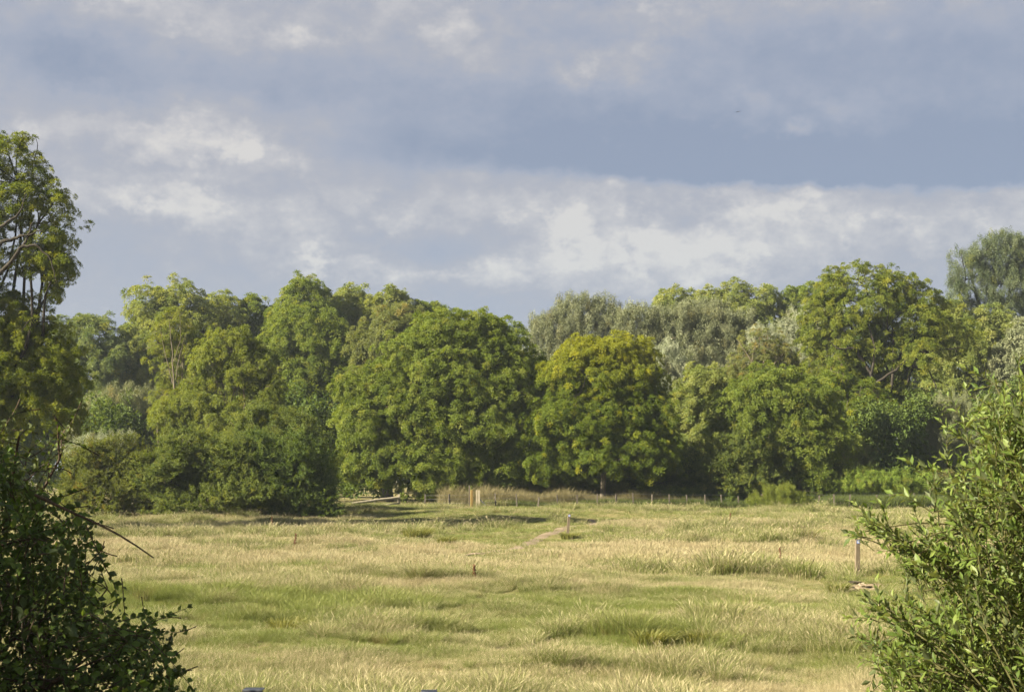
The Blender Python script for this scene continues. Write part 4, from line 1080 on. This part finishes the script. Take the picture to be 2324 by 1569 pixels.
# prominent rush tussocks
RUSH = leaf_mat('rush', (.080, .100, .022), (.150, .165, .042), (.26, .25, .085), trans=.32)
for (xd, yd, h_, r_, lab) in ((650, 1440, .62, .5, 'dark green rush tussock left of centre in the near green grass'), (945, 1222, 1.0, .9, 'broad brownish rush tussock left of the bare earth path'),
                              (1012, 1238, .75, .5, 'rounded small rush tussock right beside the broad brownish one'), (1590, 1302, .6, .7, 'wide low rush tussock between path and upright waymark post'),
                              (1480, 1466, .55, .5, 'olive rush tussock in the lower middle right of the field'), (1590, 1466, .5, .4, 'dark small rush tussock right of the olive one in the lower field'),
                              (1900, 1345, .5, .35, 'narrow rush tussock just left of the bare patch'), (1290, 1222, .55, .6, 'brownish tussock hiding the foot of the leaning waymark post'), (1700, 1222, .6, .8, 'broad green tussock in the far right straw grass')):
    gp = ground_at(xd, yd); n = 800; h_ *= .75; r_ *= 1.25; rg = np.random.default_rng(int(xd))
    a_ = rg.uniform(0, 2 * math.pi, n); rr = r_ * .55 * np.sqrt(rg.random(n)); b_ = np.stack([np.cos(a_) * rr, np.sin(a_) * rr, np.full(n, -.03)], -1)
    out = np.stack([np.cos(a_), np.sin(a_), 0 * a_], -1) * (rg.uniform(.1, 1.1, n))[:, None] + rg.normal(0, .28, (n, 3)) * [1, 1, 0] + [.2, 0, 0]
    hq = h_ * rg.uniform(.5, 1.05, n)[:, None]; wv = .006 + .004 * (gp[1] / 60)
    f_ = rg.uniform(0, math.pi, n); sd2 = np.stack([np.cos(f_), np.sin(f_), 0 * f_], -1) * wv
    m_ = b_ + [0, 0, 1] * hq * .6 + out * hq * .3; e_ = b_ + [0, 0, 1] * hq * .9 + out * hq * .85
    V = np.stack([b_ - sd2, b_ + sd2, m_ + sd2 * .8, m_ - sd2 * .8, e_ + sd2 * .2, e_ - sd2 * .2], 1).reshape(-1, 3)
    i = np.arange(n) * 6; Fq = np.concatenate([np.stack([i, i + 1, i + 2, i + 3], -1), np.stack([i + 3, i + 2, i + 4, i + 5], -1)])
    ti = rg.random(n); link('rush_tussock', mesh_np('rush_tussock', V, [Fq], {'tint': np.concatenate([ti, ti])}), mat=RUSH, loc=tuple(gp), label=lab, category='tussock', group='rush tussocks')

# a bird far off under the cloud
pb_ = at(1674, 254, 140)
V = [(-.26, 0, -.05), (0, .0, .03), (.26, 0, .07), (.02, .14, .03), (-.03, -.12, 0), (0, 0, -.03)]
V = np.array([(-.30, .02, -.09), (-.12, -.05, -.01), (0, -.10, .01), (.12, -.05, .05), (.32, .02, .10), (.12, .06, .04), (.03, .16, .02), (-.03, .16, .01), (-.12, .06, -.02), (0, 0, .04), (0, 0, -.03)])
Ft = [(0, 1, 8), (1, 9, 8), (1, 2, 9), (2, 3, 9), (3, 5, 9), (3, 4, 5), (9, 5, 6), (9, 6, 7), (9, 7, 8), (0, 8, 1), (1, 8, 10), (1, 10, 2), (2, 10, 3), (3, 10, 5), (3, 5, 4), (10, 6, 5), (10, 7, 6), (10, 8, 7)]
link('bird', mesh_np('bird', V, [Ft]), mat=plain_mat('bird_dark', (.05, .045, .05), .8), loc=tuple(pb_), label='tiny dark bird flying under the dark cloud at right', category='bird')


# ------------------------------------------------------------------ near bushes with real leaves
def leaf_shape(ratio, fold=.18, curl=.12):
    """unit leaf along +X, 10 vertices, folded along its midrib"""
    st_ = [(0, 0), (.22, .74), (.5, 1.0), (.78, .70), (1, 0)]
    mid = [(a_, 0, -curl * a_ * a_) for a_, _ in st_]
    lf = [(a_, w_ * ratio / 2, fold * w_ * ratio / 2 - curl * a_ * a_) for a_, w_ in st_[1:4]]
    rt = [(a_, -w_ * ratio / 2, fold * w_ * ratio / 2 - curl * a_ * a_) for a_, w_ in st_[1:4]]
    V = np.array(mid + lf + rt)          # 0-4 mid, 5-7 left, 8-10 right
    T3 = [(0, 1, 5), (3, 4, 7), (0, 8, 1), (3, 10, 4)]
    Q4 = [(1, 2, 6, 5), (2, 3, 7, 6), (1, 8, 9, 2), (2, 9, 10, 3)]
    return V, np.array(Q4), np.array(T3)


def inside(px, py, poly):
    c_ = np.zeros(len(px), bool); n = len(poly)
    for i in range(n):
        x1, y1 = poly[i]; x2, y2 = poly[(i + 1) % n]
        if y1 == y2: continue
        c_ ^= ((y1 > py) != (y2 > py)) & (px < (x2 - x1) * (py - y1) / (y2 - y1) + x1)
    return c_


def leafy_bush(name, label, cat, poly, Dr, base, nshoot, shoot_len, step, leaf_len, ratio, mleaf, mstem, dirf, rng, whorl=1, droop=0.0, extra=(), limbs=7, canes=(), stem_r=.006, n_obj=300, angle=.75):
    poly = np.array(poly, float)
    t = thing(name, label, cat, tuple(base))
    tips = []
    x0, y0 = poly.min(0); x1, y1 = poly.max(0)
    while len(tips) < nshoot:
        q = np.stack([rng.uniform(x0, x1, 400), rng.uniform(y0, y1, 400)], -1)
        q = q[inside(q[:, 0], q[:, 1], poly)]
        for a_ in q: tips.append(at(a_[0], a_[1], rng.uniform(*Dr)))
    tips = tips[:nshoot]
    paths = []
    for tp in tips:
        d = dirf(tp, rng); ln = shoot_len * rng.uniform(.6, 1.25)
        p0 = tp - d * ln
        pth = bend(p0, tp, 8, .04, .06, rng); pth[:, 2] -= droop * ln * (np.linspace(0, 1, 8) ** 2 - np.linspace(0, 1, 8)) * 2 * -1
        paths.append((pth, ln))
    for e in extra: paths.append(e)
    # limbs
    st = Tubes(); ends = []
    st_pts = np.array([p[0][0] for p in paths])
    for k in range(limbs):
        e = st_pts[rng.integers(len(st_pts))]
        lp = bend(np.asarray(base) + rng.normal(0, .12, 3) * [1, 1, 0] - [0, 0, .1], e, 12, .06, .05, rng); st.add(lp, np.linspace(.035, .012, 12), 6); ends.append(lp)
    allp = np.concatenate(ends)
    for pth, ln in paths:
        st.add(pth, np.linspace(stem_r, stem_r * .35, len(pth)), 4)
        j = np.argmin(np.linalg.norm(allp - pth[0], axis=1))
        if np.linalg.norm(allp[j] - pth[0]) < 2.5 and rng.random() < .12: st.add(bend(allp[j], pth[0], 5, .05, .03, rng), np.linspace(.012, stem_r, 5), 4)
    for cp, r0_, r1_ in canes: st.add(cp, np.linspace(r0_, r1_, len(cp)), 6)
    stem = link('stems', st.mesh('stems', base), t, mstem)
    # leaves
    P_, X_, N_, S_, Tn = [], [], [], [], []
    up = np.array([0, 0, 1.0])
    for pth, ln in paths:
        seg = np.concatenate([[0], np.cumsum(np.linalg.norm(np.diff(pth, axis=0), axis=1))]); tot = seg[-1]
        n = max(3, int(tot * .92 / step)); ph = rng.uniform(0, 6.28); tsh = rng.normal(.5, .14)
        for i in range(n):
            sdist = tot - i * step * rng.uniform(.9, 1.1)
            if sdist < tot * .06: break
            p = np.array([np.interp(sdist, seg, pth[:, c_]) for c_ in range(3)]); p2 = np.array([np.interp(min(tot, sdist + .03), seg, pth[:, c_]) for c_ in range(3)]); p3 = np.array([np.interp(max(0, sdist - .03), seg, pth[:, c_]) for c_ in range(3)])
            ax = nrm(p2 - p3); ph += 2.4
            r1 = nrm(np.cross(ax, up + [.01, .02, 0])); r2 = np.cross(ax, r1)
            for w in range(whorl):
                q = ph + (w - (whorl - 1) / 2) * .9
                rad = r1 * math.cos(q) + r2 * math.sin(q)
                an = angle * rng.uniform(.6, 1.3) * (.35 if i == 0 else 1)
                dx = nrm(ax * math.cos(an) + rad * math.sin(an) + rng.normal(0, .14, 3) + up * .08)
                nn_ = ax * math.sin(an) - rad * math.cos(an) * .8 + up * .75 + rng.normal(0, .3, 3)
                nn_ = nrm(nn_ - dx * (nn_ @ dx))
                P_.append(p + rad * stem_r); X_.append(dx); N_.append(nn_); S_.append(leaf_len * rng.uniform(.5, 1.3) * (.7 if i < 2 else 1)); Tn.append(np.clip(tsh + rng.normal(0, .16) + (.18 if i < 4 else 0), 0, 1))
    P_, X_, N_, S_, Tn = map(np.array, (P_, X_, N_, S_, Tn)); Y_ = np.cross(N_, X_)
    LV, Q4, T3 = leaf_shape(ratio)
    LL = np.array([(0, 0, 0), (.45, ratio / 2, .07), (1, 0, -.08), (.45, -ratio / 2, .07), (.45, 0, -.01)]); L3 = np.array([(0, 4, 1), (4, 2, 1), (0, 3, 4), (4, 3, 2)])
    # the nearest leaves in the frame become objects of their own
    rel = P_ - np.array([0, 0, CAM_H]); sx = rel[:, 0] / rel[:, 1] * F + CX; cyq = (rel[:, 2] * math.cos(PITCH) - rel[:, 1] * math.sin(PITCH)); sy = CY - cyq / (rel[:, 1] * math.cos(PITCH) + rel[:, 2] * math.sin(PITCH)) * F
    inf = (sx > 5) & (sx < 2318) & (sy > 5) & (sy < 1560)
    score = np.where(inf, rel[:, 1] - S_ * 12, 1e6); order = np.argsort(score); sel = order[:n_obj]; rest = np.setdiff1d(np.arange(len(P_)), sel)
    lms = []
    for k in range(5):
        lm = mesh_np('leaf', LV, [Q4, T3], {'tint': np.full(8, .25 + .14 * k), 'yel': np.zeros(8)}); lm.materials.append(mleaf); lms.append(lm)
    for i in sel:
        o = link('leaf', lms[int(np.clip((Tn[i] - .18) / .14, 0, 4))], t)
        mt = Matrix.Identity(4)
        for c_ in range(3):
            mt[c_][0] = X_[i][c_] * S_[i]; mt[c_][1] = Y_[i][c_] * S_[i]; mt[c_][2] = N_[i][c_] * S_[i]; mt[c_][3] = P_[i][c_] - base[c_]
        o.matrix_local = mt
    m_ = len(rest)
    VV = P_[rest][:, None] + S_[rest][:, None, None] * (LL[None, :, 0:1] * X_[rest][:, None] + LL[None, :, 1:2] * Y_[rest][:, None] + LL[None, :, 2:3] * N_[rest][:, None]) - np.asarray(base)
    ft = (L3[None] + (np.arange(m_) * len(LL))[:, None, None]).reshape(-1, 3)
    fo_ = link('foliage', mesh_np('foliage', VV.reshape(-1, 3), [ft], {'tint': np.repeat(Tn[rest], 4), 'yel': np.zeros(4 * m_)}), t, mleaf)
    fo_['kind'] = 'stuff'
    print('BUSH', name, len(P_))
    return t


rgs = np.random.default_rng(31)
SALLOW_LEAF = leaf_mat('sallow_leaf', (.052, .086, .015), (.102, .155, .027), (.175, .228, .050), trans=.40, rough=.5, spec=.3, back=(.135, .165, .075))
SALLOW_STEM = wood_mat('sallow_stem', (.045, .045, .015), (.10, .095, .035), 20)
bs = at(2420, 1700, 12.6); bs[2] = float(gz(bs[0], bs[1]))


def sal_dir(tp, rng):
    o_ = tp - np.array([bs[0] + .2, bs[1], 1.7])
    return nrm(nrm(o_) * .30 + np.array([-.30, -.1, .60]) + rng.normal(0, .34, 3))


sal_poly = [(2350, 815), (2295, 865), (2250, 895), (2220, 950), (2185, 1005), (2160, 1070), (2125, 1105), (2140, 1140), (2095, 1165), (2110, 1195), (2030, 1222), (2010, 1248), (2075, 1298), (2125, 1318), (2150, 1358), (2080, 1398), (2000, 1408), (1972, 1438), (1990, 1485), (1995, 1545), (2010, 1640), (2520, 1640), (2520, 740), (2420, 760)]
ex = []
for pts_ in ([(2210, 1330, 12.0), (2110, 1270, 11.8), (2020, 1220, 11.7), (1935, 1176, 11.6)], [(2160, 1320, 11.6), (2090, 1200, 11.6), (2060, 1120, 11.6)], [(2130, 1270, 11.9), (2070, 1245, 11.8), (2000, 1250, 11.7)],
             [(2220, 1480, 11.4), (2100, 1420, 11.3), (2010, 1395, 11.2), (1960, 1365, 11.2)], [(2300, 900, 12), (2240, 860, 12), (2180, 830, 12)], [(2260, 1010, 12), (2190, 960, 12), (2150, 900, 12)]):
    p = np.array([at(*q) for q in pts_]); tt = np.linspace(0, len(p) - 1, 9)
    p = np.stack([np.interp(tt, np.arange(len(p)), p[:, c_]) for c_ in range(3)], -1); ex.append((p, 1.0))
for (bx, by, n_) in ((2020, 1222, 5), (2060, 1245, 6), (2100, 1262, 6), (2140, 1285, 6), (2000, 1395, 5), (2050, 1410, 6), (2100, 1425, 6), (2000, 1470, 5), (2030, 1530, 5), (2110, 1140, 4), (2150, 1070, 4), (2190, 1000, 3), (2235, 930, 3), (2280, 890, 3), (1995, 1205, 5), (1985, 1240, 4)):
    for k in range(n_):
        Dq = rgs.uniform(11.3, 12.3); p0 = at(bx + rgs.normal(0, 14), by + rgs.normal(0, 12), Dq)
        dq = nrm(np.array([-.55, -.05, .55]) + rgs.normal(0, .38, 3)); ex.append((bend(p0 - dq * .05, p0 + dq * rgs.uniform(.16, .34), 8, .05, .05, rgs), .3))
leafy_bush('sallow_bush', 'near glossy green sallow bush filling the lower right corner', 'shrub', sal_poly, (11.0, 13.4), bs, 1450, .42, .023, .090, .40, SALLOW_LEAF, SALLOW_STEM, sal_dir, rgs, extra=ex, limbs=9)

rgb = np.random.default_rng(32)
BRAM_LEAF = leaf_mat('bramble_leaf', (.035, .068, .013), (.070, .120, .022), (.125, .185, .036), trans=.3, rough=.6, spec=.25, back=(.055, .080, .030))
HEDGE_LEAF = leaf_mat('hedge_leaf', (.040, .075, .010), (.080, .130, .016), (.140, .190, .025), trans=.4, rough=.5, spec=.35, back=(.12, .15, .06))
BRAM_STEM = wood_mat('bramble_cane', (.035, .025, .016), (.09, .065, .04), 20)
bb = at(-120, 1800, 11.2); bb[2] = float(gz(bb[0], bb[1]))


def bram_dir(tp, rng):
    o_ = tp - np.array([bb[0], bb[1], 1.6])
    return nrm(nrm(o_) * .25 + np.array([.30, -.1, .25]) + rng.normal(0, .50, 3))


bram_poly = [(-420, 860), (-160, 930), (20, 1010), (60, 1090), (95, 1150), (150, 1170), (205, 1200), (190, 1290), (200, 1345), (255, 1390), (330, 1395), (385, 1400), (370, 1440), (385, 1500), (420, 1600), (430, 1660), (-420, 1660)]
ex = []
for pts_ in ([(60, 1115, 10.6), (110, 1140, 10.5), (160, 1160, 10.4), (200, 1180, 10.3)], [(195, 1190, 10.7), (230, 1270, 10.6), (262, 1330, 10.6), (268, 1380, 10.6)], [(250, 1440, 10.4), (330, 1440, 10.3), (390, 1500, 10.2), (452, 1580, 10.2)],
             [(260, 1480, 10.4), (330, 1420, 10.3), (380, 1395, 10.3), (425, 1378, 10.3)], [(120, 1230, 10.8), (170, 1180, 10.8), (215, 1160, 10.8)]):
    p = np.array([at(*q) for q in pts_]); tt = np.linspace(0, len(p) - 1, 9)
    p = np.stack([np.interp(tt, np.arange(len(p)), p[:, c_]) for c_ in range(3)], -1); ex.append((p, 1.0))
leafy_bush('bramble', 'near dark bramble thicket filling the lower left corner', 'shrub', bram_poly, (10.2, 13.0), bb, 1800, .45, .036, .062, .66, BRAM_LEAF, BRAM_STEM, bram_dir, rgb, whorl=2, droop=.12, extra=ex, limbs=8, stem_r=.005, canes=[(bend(at(80, 1122, 10.4), at(348, 1264, 10.1), 8, .01, .02, rgb), .013, .006)])
hd = at(-60, 1700, 13.6); hd[2] = float(gz(hd[0], hd[1]))
leafy_bush('hedge_shrub', 'lighter green leafy shrub rising behind the near bramble at left', 'shrub', [(-500, 850), (-60, 930), (60, 970), (120, 985), (165, 955), (175, 1000), (120, 1060), (110, 1140), (60, 1200), (-500, 1250)], (13.2, 15.0), hd, 420, .5, .036, .062, .62, HEDGE_LEAF, BRAM_STEM, bram_dir, rgb, whorl=1, limbs=6, n_obj=200)
# unseen foliage added beyond the left edge to put the bramble in shade
hx, hy = -7.2, 8.6
t = thing('added_shade_hedge', 'added out-of-view foliage mass shading the bramble from the left', 'added_shade_hedge', (hx, hy, float(gz(hx, hy))))
LWh = [(np.array([hx + dx, hy + dy, dz]), np.array([1.3, 1.5, 1.3])) for dx, dy, dz in ((0, 0, 3.0), (.3, 2.0, 3.2), (-.6, -2.0, 3.0), (0, .6, 4.6), (-.2, 2.4, 4.4), (-.6, -1.8, 4.5), (-.4, 4.2, 3.4), (-.2, 4.0, 4.8), (0, 1.5, 5.6))]
rgh = np.random.default_rng(8)
ch, nh = crown_points(LWh, 420, rgh, np.array([1., 2., 3.]), 1.2, 0, .5, .25, 1.0)
tb = Tubes(); tb.add([(0, 0, -.2), (.1, .1, 2.0), (0, .3, 4.6)], [.12, .09, .03], 7); link('trunk', tb.mesh('trunk'), t, BARK)
o = link('crown', points_mesh('crown', ch - np.array(t.location)), t, kind='stuff'); leaf_mass(o, ch, nh, .34, 'fine', 'dark', rgh, .05)
# thin summer haze over the whole place
hzm = bpy.data.materials.new('haze_air'); hzm.use_nodes = True; hzm.node_tree.nodes.clear(); T = NT(hzm.node_tree)
pv = T.n('ShaderNodeVolumePrincipled', ins={'Color': (.76, .86, 1.0, 1), 'Density': HAZE, 'Anisotropy': .3})
T.n('ShaderNodeOutputMaterial', ins={'Volume': pv.outputs[0]})
V = [(sx * 5100, (-3100, 6100)[iy], (-2.0, 46.0)[iz]) for iz in (0, 1) for iy in (0, 1) for sx in (-1, 1)]
Fq = [(0, 2, 3, 1), (4, 5, 7, 6), (0, 1, 5, 4), (2, 6, 7, 3), (0, 4, 6, 2), (1, 3, 7, 5)]
link('haze', mesh_np('haze', V, [Fq]), mat=hzm, kind='stuff', label='thin pale haze softening the far trees', category='haze')
print('TRITOTAL', sum(len(m_.loops) - 2 * len(m_.polygons) for m_ in bpy.data.meshes))
print('OBJ', len(bpy.data.objects))
